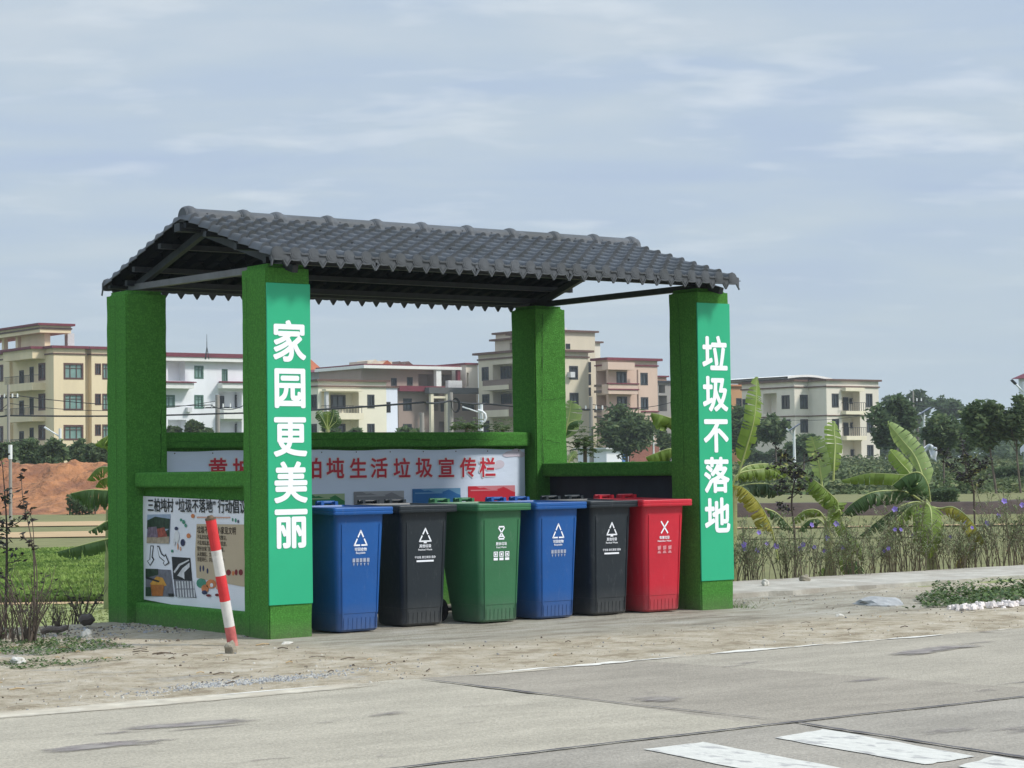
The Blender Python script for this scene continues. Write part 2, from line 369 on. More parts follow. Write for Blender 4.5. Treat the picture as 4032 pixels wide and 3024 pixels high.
def soft(mb,pts,w,z,seed,mi,step=.06,amt=.85):
    r=random.Random(seed); P=[]
    for a,b in zip(pts,pts[1:]):
        a=V3((*a,0)); b=V3((*b,0)); n=max(1,int((b-a).length/step)); P+=[a.lerp(b,i/n) for i in range(n)]
    P.append(V3((*pts[-1],0))); rows=[[] for _ in range(7)]; fv=[[] for _ in range(7)]
    for i,q in enumerate(P):
        t=(P[min(i+1,len(P)-1)]-P[max(i-1,0)]).normalized(); s=V3((-t.y,t.x,0)); e=min(1,min(i,len(P)-1-i)/6)
        k=.6+.8*mnoise.noise(V3((i*.11,seed,0)))
        for j in range(7):
            f=(j-3)/3; x=q+s*(w*1.3*f*(1+.3*k)); rows[j].append((x.x,x.y,z)); fv[j].append(amt*e*max(0,1-f*f)*(.6+.4*k))
    mb.grid(rows,mi,False); FADE_V.extend([v for r_ in fv for v in r_])
st=MB()
Zc=Z(0,2300,1.58); gd=lambda q: on(q,2,0).to_tuple()[:2]
def streak(pts,w,seed,mi): soft(st,[gd(Zc(*p)) for p in pts],w,.008+.0002*seed,seed,mi)
streak([(290,945),(590,930)],.07,1,0); streak([(560,930),(900,900),(1300,872),(1720,838)],.09,2,1)
streak([(100,1080),(430,1035),(700,1005),(1230,972)],.09,3,1); streak([(690,1012),(1000,980),(1220,975)],.11,4,0); streak([(1560,915),(1890,915)],.08,5,0)
streak([(1900,890),(2200,845)],.05,6,1); streak([(250,1095),(420,1105)],.05,7,1)
Zc=Z(1400,2300,1.58)
streak([(30,850),(250,805),(500,790)],.08,8,1); streak([(420,800),(620,785)],.07,9,0); streak([(560,785),(1000,755)],.06,10,1); streak([(0,1110),(260,1075),(420,1060)],.07,11,1)
streak([(1700,690),(2020,680)],.05,12,1); streak([(1890,690),(1870,760)],.12,13,1); streak([(560,1000),(720,980)],.04,14,1); streak([(2010,530),(2120,528)],.08,15,1)
Zc=Z(2750,2200,1.7255)
streak([(1130,650),(1400,655),(1700,610),(2040,590)],.10,16,1); streak([(1715,765),(1830,765)],.05,17,0); streak([(1270,1147),(1330,1147)],.04,18,0); streak([(1700,490),(2200,520)],.02,19,0)
soft(st,[(-9,-3.62),(-4,-3.60),(-1.0,-3.58)],.13,.0075,40,2,.12,1.0); soft(st,[(-1,-3.56),(.5,-3.58)],.06,.0077,41,2,.1,.8)
r=random.Random(50)
for i in range(46):
    x=r.uniform(-5,4); y=r.uniform(-9,-4); l=r.uniform(.2,.9); soft(st,[(x,y),(x+l,y+r.uniform(-.04,.04))],r.uniform(.02,.07),.0064+.00004*i,60+i,1,.06,.62)
so_=st.build('road_stain',[STAIN,STAIN2,DUST]); at_=so_.data.attributes.new('fade','FLOAT','POINT'); at_.data.foreach_set('value',FADE_V); tag(so_,kind='structure')
LINE=mat('worn_white_paint',(.66,.64,.57),.8,.1,20,col2=(.42,.39,.33),c2pos=(.56,.63))
el=MB()
for i,(a,b,w) in enumerate([(-.32,.2,.06),(.15,.9,.10),(.85,1.25,.05),(1.55,2.35,.10),(2.35,2.75,.08),(2.75,3.3,.05),(3.3,3.95,.07),(4.5,4.75,.05),(6,7.2,.06),(8,9.5,.06),(-6.2,-3.9,.05),(-2.4,-1.6,.04)]):
    strip(el,[(a,-3.5),(b,-3.5)],w*1.3,.0088,30+i,.7)
tag(el.build('edge_line',LINE),kind='structure')
ZEB=mat('crossing_paint',(.56,.55,.495),.85,.10,28,.3,60,stretch=(1,.45,1),col2=(.36,.35,.33),c2pos=(.545,.62))
zb=MB()
for q in ([(-2.06,-7.06),(-1.68,-7.06),(-1.83,-8.25),(-2.2,-8.28)],[(-1.31,-7.17),(-.895,-7.085),(-1.10,-8.26),(-1.46,-8.285)],[(-1.40,-8.42),(-1.02,-8.30),(-1.2,-9.5),(-1.6,-9.6)],[(-2.27,-8.42),(-1.87,-8.4),(-2.05,-9.6),(-2.45,-9.6)]):
    pts=[]
    r=random.Random(len(zb.v))
    for a,b in zip(q,q[1:]+q[:1]):
        for i in range(8): pts.append((a[0]+(b[0]-a[0])*i/8+(r.random()-.5)*.016,a[1]+(b[1]-a[1])*i/8+(r.random()-.5)*.016,.0082))
    zb.poly(pts[::-1])
tag(zb.build('crossing_marking',ZEB),kind='structure')

# raised concrete walk on the right with a broken front edge
WALK=mat('pale_concrete',(.43,.41,.355),.9,.18,5,.5,40,spec=.15,col2=(.33,.30,.25),c2pos=(.46,.66))
wk=MB(); r=random.Random(5); fr=[(5.0+.25*i,.84+.035*(5.0+.25*i-5.7)+(r.random()-.5)*.11) for i in range(160)]
zt=.065
bk=[(x,2.52+(r.random()-.5)*.06) for x,_ in fr]
wk.grid([[(x,y,zt) for x,y in fr],[(x,y,zt) for x,y in bk]],0,False)
wk.grid([[(x,y-.02,-.12) for x,y in fr],[(x,y,zt) for x,y in fr]],0,False)
wk.grid([[(x,y,zt) for x,y in bk],[(x,y,-.35) for x,y in bk]],0,False)
wk.quad((5.0,.8,-.1),(5.0,.82,zt),(5.0,2.52,zt),(5.0,2.52,-.2))
tag(wk.build('sidewalk',WALK),kind='structure')

# ------------------------------------------------------------------ fields beyond the shelter (built in the direction of the plots)
def patch(name,u0,u1,d0,d1,z,m,amp=0,kind='structure',n=(30,10),kinky=0):
    mb=MB(); P=[]
    for j in range(n[1]+1):
        row=[]
        for i in range(n[0]+1):
            u=u0+(u1-u0)*i/n[0]; d=d0+(d1-d0)*j/n[1]+kinky*mnoise.noise(V3((u*.5,j*3.1,z*50)))
            p=pud(u,d); row.append((p.x,p.y,terrain(p.x,p.y)+z+amp*mnoise.noise(V3((u*1.5,d*1.2,0)))))
        P.append(row)
    mb.grid(P); return tag(mb.build(name,m),kind=kind)
OLIVE=mat('olive_grass',(.165,.165,.062),.95,.2,1.5,.5,30); LGRASS=mat('short_bright_grass',(.24,.27,.10),.95,.25,2.5,.6,40); PATH=mat('sandy_path',(.44,.31,.165),.95,.12,1,.3,20); RICEB=mat('rice_bed',(.06,.12,.02),.95,.3,3)
patch('grass_strip',-14,14,22.6,26.6,.02,LGRASS,.01,kinky=.3)
patch('rice_bed',-16,-1,26.9,46,.015,RICEB)
patch('field',1,16,28.6,46.1,.012,OLIVE,.02)
patch('dirt_edge',-14,-3,26.5,26.9,.025,PATH,kinky=.05,n=(60,2))
patch('field',-40,30,46.2,84,.02,OLIVE,.02)
patch('path',-40,25,53.2,58.2,.05,PATH,.01,kinky=.5); patch('path',-40,-4,64.5,70.5,.05,PATH,.01,kinky=.4)
patch('dirt_strip',2,14,24.5,28.5,.03,mat('orange_dirt',(.40,.24,.13),.95,.15,2,.4,20),.02,kinky=.5)
RICE=[mat('rice_leaf',(.225,.32,.07),.75,.3,.8,trans=.35,detail=3),mat('rice_leaf_dark',(.125,.205,.04),.75,.3,.8,trans=.35)]
def blades(u0,u1,d0,d1,n,h,w,seed,mb,zadd=.015,force=None):
    r=random.Random(seed)
    for i in range(n):
        u=r.uniform(u0,u1); d=r.uniform(d0,d1); p=pud(u,d); z=terrain(p.x,p.y)+zadd
        k=.72+.5*(mnoise.noise(V3((u*.9,d*.8,2)))+.7*mnoise.noise(V3((u*1.7,d*1.6,5))))
        hh=h*k*r.uniform(.75,1.2); a=r.uniform(0,6.283); ln=r.uniform(.1,.55)*hh; b=r.uniform(0,3.14)
        dx,dy=math.cos(b)*w/2,math.sin(b)*w/2; tx,ty=math.cos(a)*ln,math.sin(a)*ln
        mb.add([(p.x-dx,p.y-dy,z),(p.x+dx,p.y+dy,z),(p.x+tx*.5+dx*.7,p.y+ty*.5+dy*.7,z+hh*.7),(p.x+tx,p.y+ty,z+hh*r.uniform(.75,1))],[(0,1,2,3)],(0 if k>.62 else 1) if force is None else force)
mb=MB(); blades(-13,-3.5,27,46,42000,.075,.06,1,mb); blades(-9,-3.5,26.95,27.35,6000,.15,.03,2,mb,.015,1)
tag(mb.build('rice_grass',RICE),'bright green tufted rice growing in the plot behind the shelter','rice',kind='stuff')
mb=MB(); blades(-9,-3,22.8,26.5,5000,.022,.03,4,mb,.02)
tag(mb.build('short_grass',mat('grass_leaf',(.26,.30,.115),.8,.3,2,trans=.25)),'short yellow green grass in front of the rice plot','grass',kind='stuff')

# red soil heap
mb=MB(); P=[]
for j in range(60):
    row=[]
    for i in range(200):
        u=-44+40*i/199; d=84+24*j/59; p=pud(u,d); t=j/59
        prof=sstep(0,.42,t)*(1-sstep(.7,1,t)); ends=sstep(0,.06,i/199)*(1-sstep(.9,1,i/199))
        q=1+.05*mnoise.noise(V3((u*.35,d*.3,0)))+(.26-.17*sstep(.35,.5,t))*mnoise.fractal(V3((u*1.1,d*.8,4)),.75,2.1,6)
        row.append((p.x,p.y,-.32+1.98*prof*ends*q+.06*mnoise.noise(V3((u*4,d*4,1)))))
    P.append(row)
mb.grid(P)
tag(mb.build('soil_mound',mat('red_soil',(.34,.152,.066),.95,.3,1.3,1.0,1.4,bdist=.5,col2=(.21,.09,.045),c2pos=(.48,.62))),'long heap of bare red soil beyond the rice plot, left of the shelter','soil heap')
# low earth bank on the right
mb=MB(); P=[]
for j in range(8):
    row=[]
    for i in range(80):
        u=2+26*i/79; t=j/7; d=55.6+2.6*t; p=pud(u,d)
        h=(.62+.05*mnoise.noise(V3((u*.9,0,3))))*(1-.25*sstep(.0,1,abs(mnoise.noise(V3((u*.3,5,2))))))
        row.append((p.x,p.y,-.33+h*sstep(0,.28,t)*(1-.3*sstep(.8,1,t))+.02*mnoise.noise(V3((u*5,j,0)))))
    P.append(row)
mb.grid(P); tag(mb.build('earth_bank',mat('brown_brick_earth',(.06,.042,.034),.95,.3,2.5,.5,12,stretch=(1,1,3))),'long low dark brown earth bank behind the banana plants','bank')

# ================================================================== SHELTER
WX,DY,PS=4.56,2.489,.40
sh=thing('bin_shelter','turf covered waste bin shelter with a grey tiled gable roof on four square green pillars','shelter',(2.48,1.445,0))
def rounded_pillar(x,y,h):
    bm=bmesh.new(); bmesh.ops.create_cube(bm,size=1)
    for v in bm.verts: v.co=V3((v.co.x*PS,v.co.y*PS,(v.co.z+.5)*(h+.06)-.06))
    top=[e for e in bm.edges if all(v.co.z>h-.01 for v in e.verts)]
    ver=[e for e in bm.edges if abs(e.verts[0].co.z-e.verts[1].co.z)>1]
    bmesh.ops.bevel(bm,geom=top,offset=.035,segments=3,affect='EDGES')
    bmesh.ops.bevel(bm,geom=[e for e in bm.edges if abs(e.verts[0].co.z-e.verts[1].co.z)>1],offset=.012,segments=2,affect='EDGES')
    bmesh.ops.subdivide_edges(bm,edges=[e for e in bm.edges if e.calc_length()>1],cuts=40)
    me=bpy.data.meshes.new('pillar')
    for v in bm.verts:
        w=V3((v.co.x+x*3,v.co.y+y*3,v.co.z)); n=mnoise.noise(w*6)*.006
        d=V3((v.co.x,v.co.y,0)).normalized(); v.co+=d*n
        v.co+=V3((x+PS/2,y+PS/2,0))
    bm.to_mesh(me); bm.free(); me.materials.append(TURF)
    for p in me.polygons: p.use_smooth=False
    o=bpy.data.objects.new('pillar',me); COL.objects.link(o); o.parent=sh; o.matrix_parent_inverse=Matrix.Translation(-V3(sh.location)); return o
for x,y,h in ((0,0,2.995),(WX,0,2.975),(0,DY,2.965),(WX,DY,2.985)): rounded_pillar(x,y,h)
# grass foot tufts of the turf
for px,txt in ((0,'家园更美丽'),(WX,'垃圾不落地')):
    mb=MB(); mb.box((px-.001,-.010,.268),(px+PS+.001,.004,2.838)); sp=bevel(mb.build('sign_panel',SIGN,sh),.002,1)
    tb=MB()
    for ch,z in zip(txt,(2.375,1.995,1.605,1.243,.871)):
        put_text(tb,ch,.342,(px+PS/2+.004,-.0125,z),EX,EZ,.029,0,.93)
    tb.build('lettering',WHITE,sp)
# low walls between the pillars
def rail(a,b,name):
    mb=MB(); mb.box(a,b); o=mb.build(name,TURF,sh); bevel(o,.02,2); return o
rail((.07,PS-.01,1.203),(.33,DY+.01,1.337),'rail'); rail((.07,PS-.01,-.02),(.33,DY+.01,.185),'plinth')
rail((PS-.01,DY+.08,1.55),(WX+.01,DY+.33,1.695),'rail'); rail((PS-.01,DY+.08,-.3),(WX+.01,DY+.33,.3),'plinth')
rail((WX+.07,PS-.01,1.24),(WX+.33,DY+.01,1.377),'rail'); rail((WX+.07,PS-.01,-.02),(WX+.33,DY+.01,.2),'plinth')
for a,b in (((.17,PS-.01,.18),(.25,DY+.01,1.21)),):
    mb=MB(); mb.box(a,b); mb.build('infill_panel',TURF,sh)
mb=MB(); mb.box((PS-.01,DY+.18,.28),(WX+.01,DY+.26,1.56)); mb.build('infill_panel',TURF,sh)
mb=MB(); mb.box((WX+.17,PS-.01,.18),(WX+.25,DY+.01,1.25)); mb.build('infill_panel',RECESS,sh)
mb=MB(); mb.box((WX-.012,DY+.16,.2),(WX+.01,DY+.2,1.55)); mb.build('infill_trim',TURF,sh)

# ---- roof
X0,X1,YE,YR=-.08,4.93,-.20,1.405; PIT=.16667; XB=-.025; SL=math.tan(rad(16.1)); ZE=3.032; LT=.188
cs=math.cos(rad(16.1))
def barrel(x):
    t=((x-XB)/PIT+.5)%1-.5
    a=abs(t)/.27
    return .048*math.sqrt(max(0,1-a*a)) if a<1 else -.008*math.cos((abs(t)-.4)*5)
rf=MB()
xs=[X0]; x=X0
while x<X1: x+=PIT/14; xs.append(min(x,X1))
slen=(YR-YE)/cs; rows=[]; s=0; k=0
while s<slen-.02:
    for fr in (0,.02,.12,.35,.7,.985):
        q=s+fr*LT
        if q<=slen: rows.append((q,.016*(1-fr),.30*max(0,1-fr*3)))
    s+=LT; k+=1
rows.append((slen,0,0))
for sg in (1,-1):
    P=[]
    for q,h,bg in rows:
        y=YE+q*cs; z=ZE+q*math.sin(rad(16.1))
        row=[]
        for x in xs:
            b=barrel(x); hh=h+b*(1+bg)+.0015*mnoise.noise(V3((x*3,q*4,0)))
            yy=y-hh*math.sin(rad(16.1)); zz=z+hh*cs
            row.append((x,yy if sg>0 else 2*YR-yy,zz))
        P.append(row)
    rf.grid(P,0,True,flip=(sg<0))
for sg in (1,-1):                      # fixing screws
    for kk in range(30):
        for q in ((1.62,) if kk%2 else ()) + ((.52,1.08) if kk%6==0 else ()):
            x=XB+PIT*kk; y=YE+q*cs-.02; z=ZE+q*math.sin(rad(16.1))+.045
            y=y if sg>0 else 2*YR-y
            rf.tube([(x,y,z-.01),(x,y,z+.016)],[.012,.012],6)
roof=rf.build('roof_tiles',[TILE,UNDER_SHADE],sh)
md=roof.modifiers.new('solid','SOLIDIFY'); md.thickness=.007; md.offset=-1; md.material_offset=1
es=roof.modifiers.new('split','EDGE_SPLIT'); es.split_angle=rad(50)
def eave(sg):
    mb=MB()
    def Y(d): 
        y=YE-.012-d; return y if sg>0 else 2*YR-y
    for k in range(30):
        xk=XB+PIT*k; pr=.007 if k%6==0 else 0
        a=max(X0,xk-PIT/2); b=min(X1,xk+PIT/2); vb=2.950
        lo=[(a,vb),(xk-.046,3.004),(xk-.02,2.998),(xk+.02,2.998),(xk+.046,3.004),(b,vb)]
        hi=[(b,3.062),(xk+.052,3.070),(xk+.038,3.098),(xk,3.112),(xk-.038,3.098),(xk-.052,3.070),(a,3.062)]
        o=lo+hi; n=len(o)
        mb.add([(x,Y(.010+pr),z) for x,z in o]+[(x,Y(0),z) for x,z in o],[tuple(range(n)) if sg>0 else tuple(reversed(range(n))),tuple(reversed(range(n,2*n)))]+[(i,(i+1)%n,n+(i+1)%n,n+i) for i in range(n)])
        # raised rim of the zigzag, the round end tile and its inner boss
        for (p,q) in zip(lo,lo[1:]): mb.beam((p[0],Y(.014+pr),p[1]+.004),(q[0],Y(.014+pr),q[1]+.004),.010,.010)
        for rr,d0 in ((.052,.016),(.040,.019),(.024,.021)):
            nn=18; c=[(xk+rr*math.cos(6.2832*i/nn),3.054+rr*math.sin(6.2832*i/nn)) for i in range(nn)]
            mb.add([(x,Y(d0+pr),z) for x,z in c]+[(x,Y(.008),z) for x,z in c],[tuple(range(nn)) if sg>0 else tuple(reversed(range(nn)))]+[(i,(i+1)%nn,nn+(i+1)%nn,nn+i) for i in range(nn)])
        xm=xk+PIT/2
        if xm<X1-.05:
            mb.add([(xm,Y(.017+pr),2.975),(xm+.022,Y(.017+pr),3.01),(xm,Y(.017+pr),3.025),(xm-.022,Y(.017+pr),3.01)],[(0,1,2,3)])
            mb.beam((xm-.035,Y(.016),3.055),(xm+.035,Y(.016),3.055),.012,.012)
    mb.build('eave_tiles',TILE,sh)
eave(1); eave(-1)
rc=MB(); n=14; R=.080; zc=3.505
def arc(x,R,n=14,z=zc): return [(x,YR+R*math.cos(math.pi*i/n)*1.05,z+R*math.sin(math.pi*i/n)) for i in range(n+1)]
sk=[(YR-.125,zc-.045)]; 
def rprof(x,R): 
    a=arc(x,R); return [(x,YR+R*1.05+.045,zc-.035)]+a+[(x,YR-R*1.05-.045,zc-.035)]
rc.grid([rprof(X0+.02,R),rprof(X1-.03,R)],0,True,flip=True)
for kx in (.0,.53,.862,1.383,1.896,2.39,2.905,3.403,3.928,4.412,4.885):
    w=.045
    rc.grid([rprof(kx-w,R),rprof(kx-w*.9,R+.012),rprof(kx-.005,R+.021),rprof(kx+w*.6,R+.017),rprof(kx+w*.9,R+.008),rprof(kx+w*1.6,R)],0,True,flip=True)
    rc.grid([rprof(kx-w-.012,R),rprof(kx-w-.006,R+.008),rprof(kx-w,R+.008),rprof(kx-w,R)],0,True,flip=True)
for xx in (X0+.022,X1-.032): rc.poly(arc(xx,R*.99)); 
rc.poly([(X0+.021,YR+.13,zc-.04),(X0+.021,YR-.13,zc-.04),(X0+.021,YR,zc+.05)])
ro=rc.build('ridge_cap',TILE,sh)
# the roof sheets lie a little askew on the frame
for o_ in sh.children:
    if o_.name.split('.')[0] in ('roof_tiles','eave_tiles','ridge_cap'):
        for v in o_.data.vertices: v.co.x+=.034*(v.co.y+sh.location.y+.2)
SEAM=mat('turf_seam',(.025,.075,.018),.95,.3,20)
def seam(P,nrm,seed,w=.010):
    r=random.Random(seed); mb=MB(); pts=[]
    for a,b_ in zip(P,P[1:]):
        for k in range(14): pts.append(V3(a).lerp(V3(b_),k/14))
    pts.append(V3(P[-1])); d=V3(nrm); t=(V3(P[-1])-V3(P[0])).normalized(); s=d.cross(t)
    A=[];B=[]
    for q in pts:
        o=r.gauss(0,.004); h=w*r.uniform(.2,1)/2; A.append(q+s*(o+h)+d*.009); B.append(q+s*(o-h)+d*.009)
    mb.grid([A,B],0,False); mb.build('turf_seam',SEAM,sh)
seam([(WX+.085,DY,1.30),(WX+.075,DY,1.75),(WX+.10,DY,2.9)],(0,-1,0),1); seam([(WX+.10,DY,2.02),(WX+.39,DY,2.05)],(0,-1,0),2,.006); seam([(WX+.09,DY,1.62),(WX+.30,DY,1.58)],(0,-1,0),3,.006)
seam([(.33,DY,1.36),(.335,DY,1.9)],(0,-1,0),4); seam([(0,.30,.02),(0,.26,1.2),(0,.31,2.9)],(-1,0,0),5,.007); seam([(0,DY+.18,.0),(0,DY+.2,2.9)],(-1,0,0),6,.006); seam([(WX,.22,.0),(WX,.2,1.5),(WX,.25,2.9)],(-1,0,0),7,.007); seam([(.45,DY+.08,1.60),(2.4,DY+.08,1.63),(4.4,DY+.08,1.61)],(0,-1,0),8,.005)
# ---- steel frame under the roof
def rz(y): return ZE+(min(y,2*YR-y)-YE)*SL-.045
fb=lambda name,p,q,w,h,m=STEEL: (lambda b:(b.beam(p,q,w,h),b.build(name,m,sh)))(MB())
for xx in (.20,4.76):
    fb('rafter',(xx,-.12,rz(-.12)-.065),(xx,YR,rz(YR)-.065),.05,.06); fb('rafter',(xx,2*YR+.12,rz(-.12)-.065),(xx,YR+.002,rz(YR)-.068),.05,.06)
for y in (-.16,.45,1.0,1.38,1.88,2.42,2.95):
    ed=.022 if y in(-.16,2.95) else -.012; fb('purlin',(X0+.03+.034*(y+.2),y,rz(y)+ed),(X1-.03+.034*(y+.2),y,rz(y)+ed),.05,.03 if ed>0 else .045)
fb('ridge_beam',(X0+.05,YR+.05,rz(YR)-.03),(X1-.05,YR+.05,rz(YR)-.03),.10,.07)
fb('tie_beam',(.20,.05,2.985),(.20,DY+.3,3.012),.06,.055,STEEL2); fb('tie_beam',(4.76,.05,3.004),(4.76,DY+.3,3.008),.06,.055)
fb('tie_beam',(.1,.2,3.04),(WX+.3,.2,3.04),.05,.05); fb('tie_beam',(.1,DY+.2,3.045),(WX+.3,DY+.2,3.045),.05,.05)

# ================================================================== PRINTED BANNERS
VINYL=mat('pale_blue_vinyl',(.70,.79,.93),.5,.05,1.2,.25,3,stretch=(1,1,3)); RED=mat('red_print',(.55,.025,.045),.5,.05,3); HALO=mat('white_print',(.74,.74,.76),.5,.04,3)
CLOUD=mat('pink_cloud_print',(.66,.60,.68),.5,.04,3)
yb=DY+.16
ban=thing('wall_banner','wide pale blue banner with large red characters along the back wall of the shelter','banner',(2.5,yb,.5))
mb=MB(); P=[]
for j in range(9):
    P.append([(.46+(4.53-.46)*i/40, yb-.004-.0015*math.sin(i*1.3+j*.7), .42+(1.525-.42)*j/8-.006*math.sin(i*.7)*(j==8)) for i in range(41)])
mb.grid(P); mb.box((.46,yb,.42),(4.53,yb+.008,1.52)); mb.build('sheet',VINYL,ban)
hal=MB(); tx=MB()
for ch,x in zip('黄坡镇三柏坉生活垃圾宣传栏',(.995,1.247,1.498,1.758,2.012,2.26,2.521,2.76,3.024,3.286,3.552,3.817,4.057)):
    z=1.39-.0125*x+.016 if False else 1.355-(x-2.0)*.006
    put_text(hal,ch,.215,(x,yb-.0085,z),EX,EZ,.055); put_text(tx,ch,.205,(x,yb-.0105,z),EX,EZ,.022)
hal.build('lettering_outline',HALO,ban); tx.build('lettering',RED,ban)
def blob(mb,cs,y,mi=0,plane='y',n=20):
    for k,(x,z,rx,rzv) in enumerate(cs):
        yy=y-.0004*k
        if plane=='y': mb.poly([(x+rx*math.cos(6.2832*i/n),yy,z+rzv*math.sin(6.2832*i/n)) for i in range(n)],mi)
        else: mb.poly([(yy,x-rx*math.cos(6.2832*i/n),z+rzv*math.sin(6.2832*i/n)) for i in range(n)],mi)
mb=MB(); blob(mb,[(4.36,1.475,.09,.03),(4.42,1.487,.07,.04),(4.31,1.465,.06,.022),(4.48,1.468,.05,.03)],yb-.008); blob(mb,[(4.17,1.355,.08,.032),(4.21,1.372,.06,.042),(4.13,1.350,.06,.025)],yb-.008)
mb.build('printed_cloud',CLOUD,ban)
CARDS=[mat('green_print',(.04,.22,.07),.5,.05,3),mat('pale_green_print',(.38,.50,.28),.5,.05,3),mat('grey_print',(.25,.25,.26),.5,.05,3),mat('pale_grey_print',(.42,.42,.43),.5,.05,3),mat('blue_print',(.03,.16,.40),.5,.05,3),mat('light_blue_print',(.16,.36,.56),.5,.05,3),RED,mat('pink_print',(.62,.22,.25),.5,.05,3)]
for i,(a,b) in enumerate(((1.93,2.365),(2.467,3.047),(3.145,3.723),(3.815,4.40),(1.2,1.78),(.52,1.08))):
    mb=MB(); c0=(i%4)*2
    zt=1.108+.016*i if i<4 else 1.10
    mb.poly([(a,yb-.0075,.6),(b,yb-.0075,.6),(b,yb-.0075,zt),(a,yb-.0075,zt)],1)
    pts=[(a,.6),(b,.6)]; n=12
    for k in range(n+1):
        t=1-k/n; zz=zt-.012-.028*abs(math.sin(t*7+1.0))-.03*max(0,t-.8)*5
        if t<.25: zz=zt-.004
        pts.append((a+(b-a)*t,zz))
    mb.poly([(x,yb-.009,z) for x,z in pts],0)
    mb.poly([(a+.03,yb-.0100,zt-.05),(a+.36*(b-a)/.58,yb-.0100,zt-.05),(a+.36*(b-a)/.58,yb-.0100,zt-.038),(a+.03,yb-.0100,zt-.038)],1)
    mb.build('printed_card',[CARDS[c0],CARDS[c0+1]],ban)
GROM=mat('brass_eyelet',(.1,.1,.1),.5,.1,5)
mb=MB()
for i in range(11):
    x=.55+.39*i; mb.tube([(x,yb-.009,1.505),(x,yb-.012,1.505)],.006,8)
mb.build('eyelet',GROM,ban)  # these are the eyelets along the banner's top edge

# poster on the left low wall
z4=Z(360,1600,1.659); XP=.155
PAPER=mat('poster_vinyl',(.78,.79,.83),.45,.05,2,.2,4); INK=mat('black_ink',(.02,.02,.025),.5,.1,3); TAN=mat('tan_print',(.50,.40,.27),.5,.06,2); SALMON=mat('salmon_print',(.62,.34,.26),.5,.06,3)
pos=thing('wall_poster','white printed notice sheet with photos and arrows behind the striped post','poster',(XP,1.5,.2))
Lq=lambda x,y: (lambda p:(p.y,p.z))(on(z4(x,y),0,XP))
mb=MB(); c=[(2.485,.205),(.42,.125),(.42,1.085),(2.50,1.125)]
P=[]
for j in range(7):
    row=[]
    for i in range(25):
        s=i/24; t=j/6; y=(1-s)*((1-t)*c[0][0]+t*c[3][0])+s*((1-t)*c[1][0]+t*c[2][0]); z=(1-s)*((1-t)*c[0][1]+t*c[3][1])+s*((1-t)*c[1][1]+t*c[2][1])
        row.append((XP+.002*math.sin(i*.9+j),y,z))
    P.append(row)
mb.grid(P); mb.build('sheet',PAPER,pos)
def lp(mb,pts,off,mi=0): mb.poly([(XP-off,)+Lq(*p) for p in pts],mi)
tb=MB(); y,z=Lq(680,652); vs,fs=glyphs('三柏坉村 “垃圾不落地” 行动倡议书',.124); tw=max(v[0] for v in vs); y=Lq(372,652)[0]-tw
put_text(tb,'三柏坉村 “垃圾不落地” 行动倡议书',.124,(XP-.006,y,(z+.004)),LX,(0,-.0,1),.016,0,1.0)
tb.build('lettering',INK,pos)
def photo(name,px,cols,pat):
    mb=MB(); r=random.Random(len(px)+int(px[0][0]))
    lp(mb,px,.0045,0)
    for (pts,mi) in pat: lp(mb,pts,.0055+.0004*mi,mi)
    return mb.build(name,cols,pos)
def C(nm,r,g,b,v=.25,s=14): return mat(nm,lin(r,g,b),.55,v,s)
FOL=C('print_foliage',45,62,48,.5,22); SKYP=C('print_sky',150,165,185,.1); GRNDP=C('print_ground',165,150,130,.3,20); REDP=C('print_red_rubble',150,75,62,.5,28); PURP=C('print_violet_rubble',120,105,120,.5,28)
photo('printed_photo',[(368,707),(520,704),(510,896),(364,893)],[SKYP,FOL,GRNDP,REDP,PURP],[([(368,745),(420,720),(517,735),(514,800),(366,800)],1),([(366,850),(512,850),(510,896),(364,893)],2),([(372,790),(430,785),(440,855),(368,855)],4),([(430,800),(480,790),(500,850),(430,858)],3),([(480,820),(513,800),(512,880),(495,890)],1)])
DK=C('print_black',38,38,42,.4,20); LGT=C('print_grey_white',205,205,205,.2,20); MIDG=C('print_mid_grey',110,110,118,.3,20)
mbp=[([(565,1105),(600,1055),(645,1020),(645,1050),(610,1085),(612,1130),(600,1120)],1),([(540,1080),(575,1030),(640,1000),(642,1008),(585,1040),(548,1090)],1)]
ph=photo('printed_photo',[(527,982),(648,990),(662,1140),(538,1130)],[DK,LGT],mbp)
bars=[]
for i in range(7):
    x=556+i*18; bars.append(([(x,1142),(x+10,1142),(x+14,1190),(x+4,1190)],1)); bars.append(([(x+5,1196),(x+15,1196),(x+19,1248),(x+9,1246)],1))
photo('printed_photo',[(540,1132),(665,1140),(690,1252),(552,1243)],[MIDG,LGT],bars)
YEL=C('print_yellow',205,150,62,.25,14); BAS=C('print_orange_basket',170,105,50,.3,18)
photo('printed_photo',[(357,1060),(520,1068),(542,1243),(357,1240)],[MIDG,FOL,YEL,BAS,DK],[([(357,1060),(440,1062),(440,1100),(357,1120)],1),([(357,1180),(395,1180),(395,1240),(357,1240)],1),([(390,1165),(480,1165),(470,1238),(400,1238)],3),([(385,1160),(430,1110),(470,1120),(495,1170),(440,1180)],2),([(505,1222),(542,1222),(542,1243),(510,1243)],4),([(360,1110),(450,1140),(445,1150),(360,1125)],4)])
am=MB()
lp(am,[(388,908),(410,910),(402,980),(414,1000),(386,1042),(366,1010),(382,1000)],.0046,0); lp(am,[(393,914),(405,915),(396,985),(406,1002),(387,1034),(372,1010),(388,1000)],.0056,1)
lp(am,[(430,910),(445,912),(462,960),(480,975),(486,962),(512,1022),(482,1042),(470,1025),(476,1012),(445,985)],.0046,0); lp(am,[(434,918),(441,919),(458,965),(480,985),(486,975),(505,1020),(484,1036),(476,1026),(482,1010),(448,980)],.0056,1)
am.build('printed_arrow',[INK,PAPER],pos)
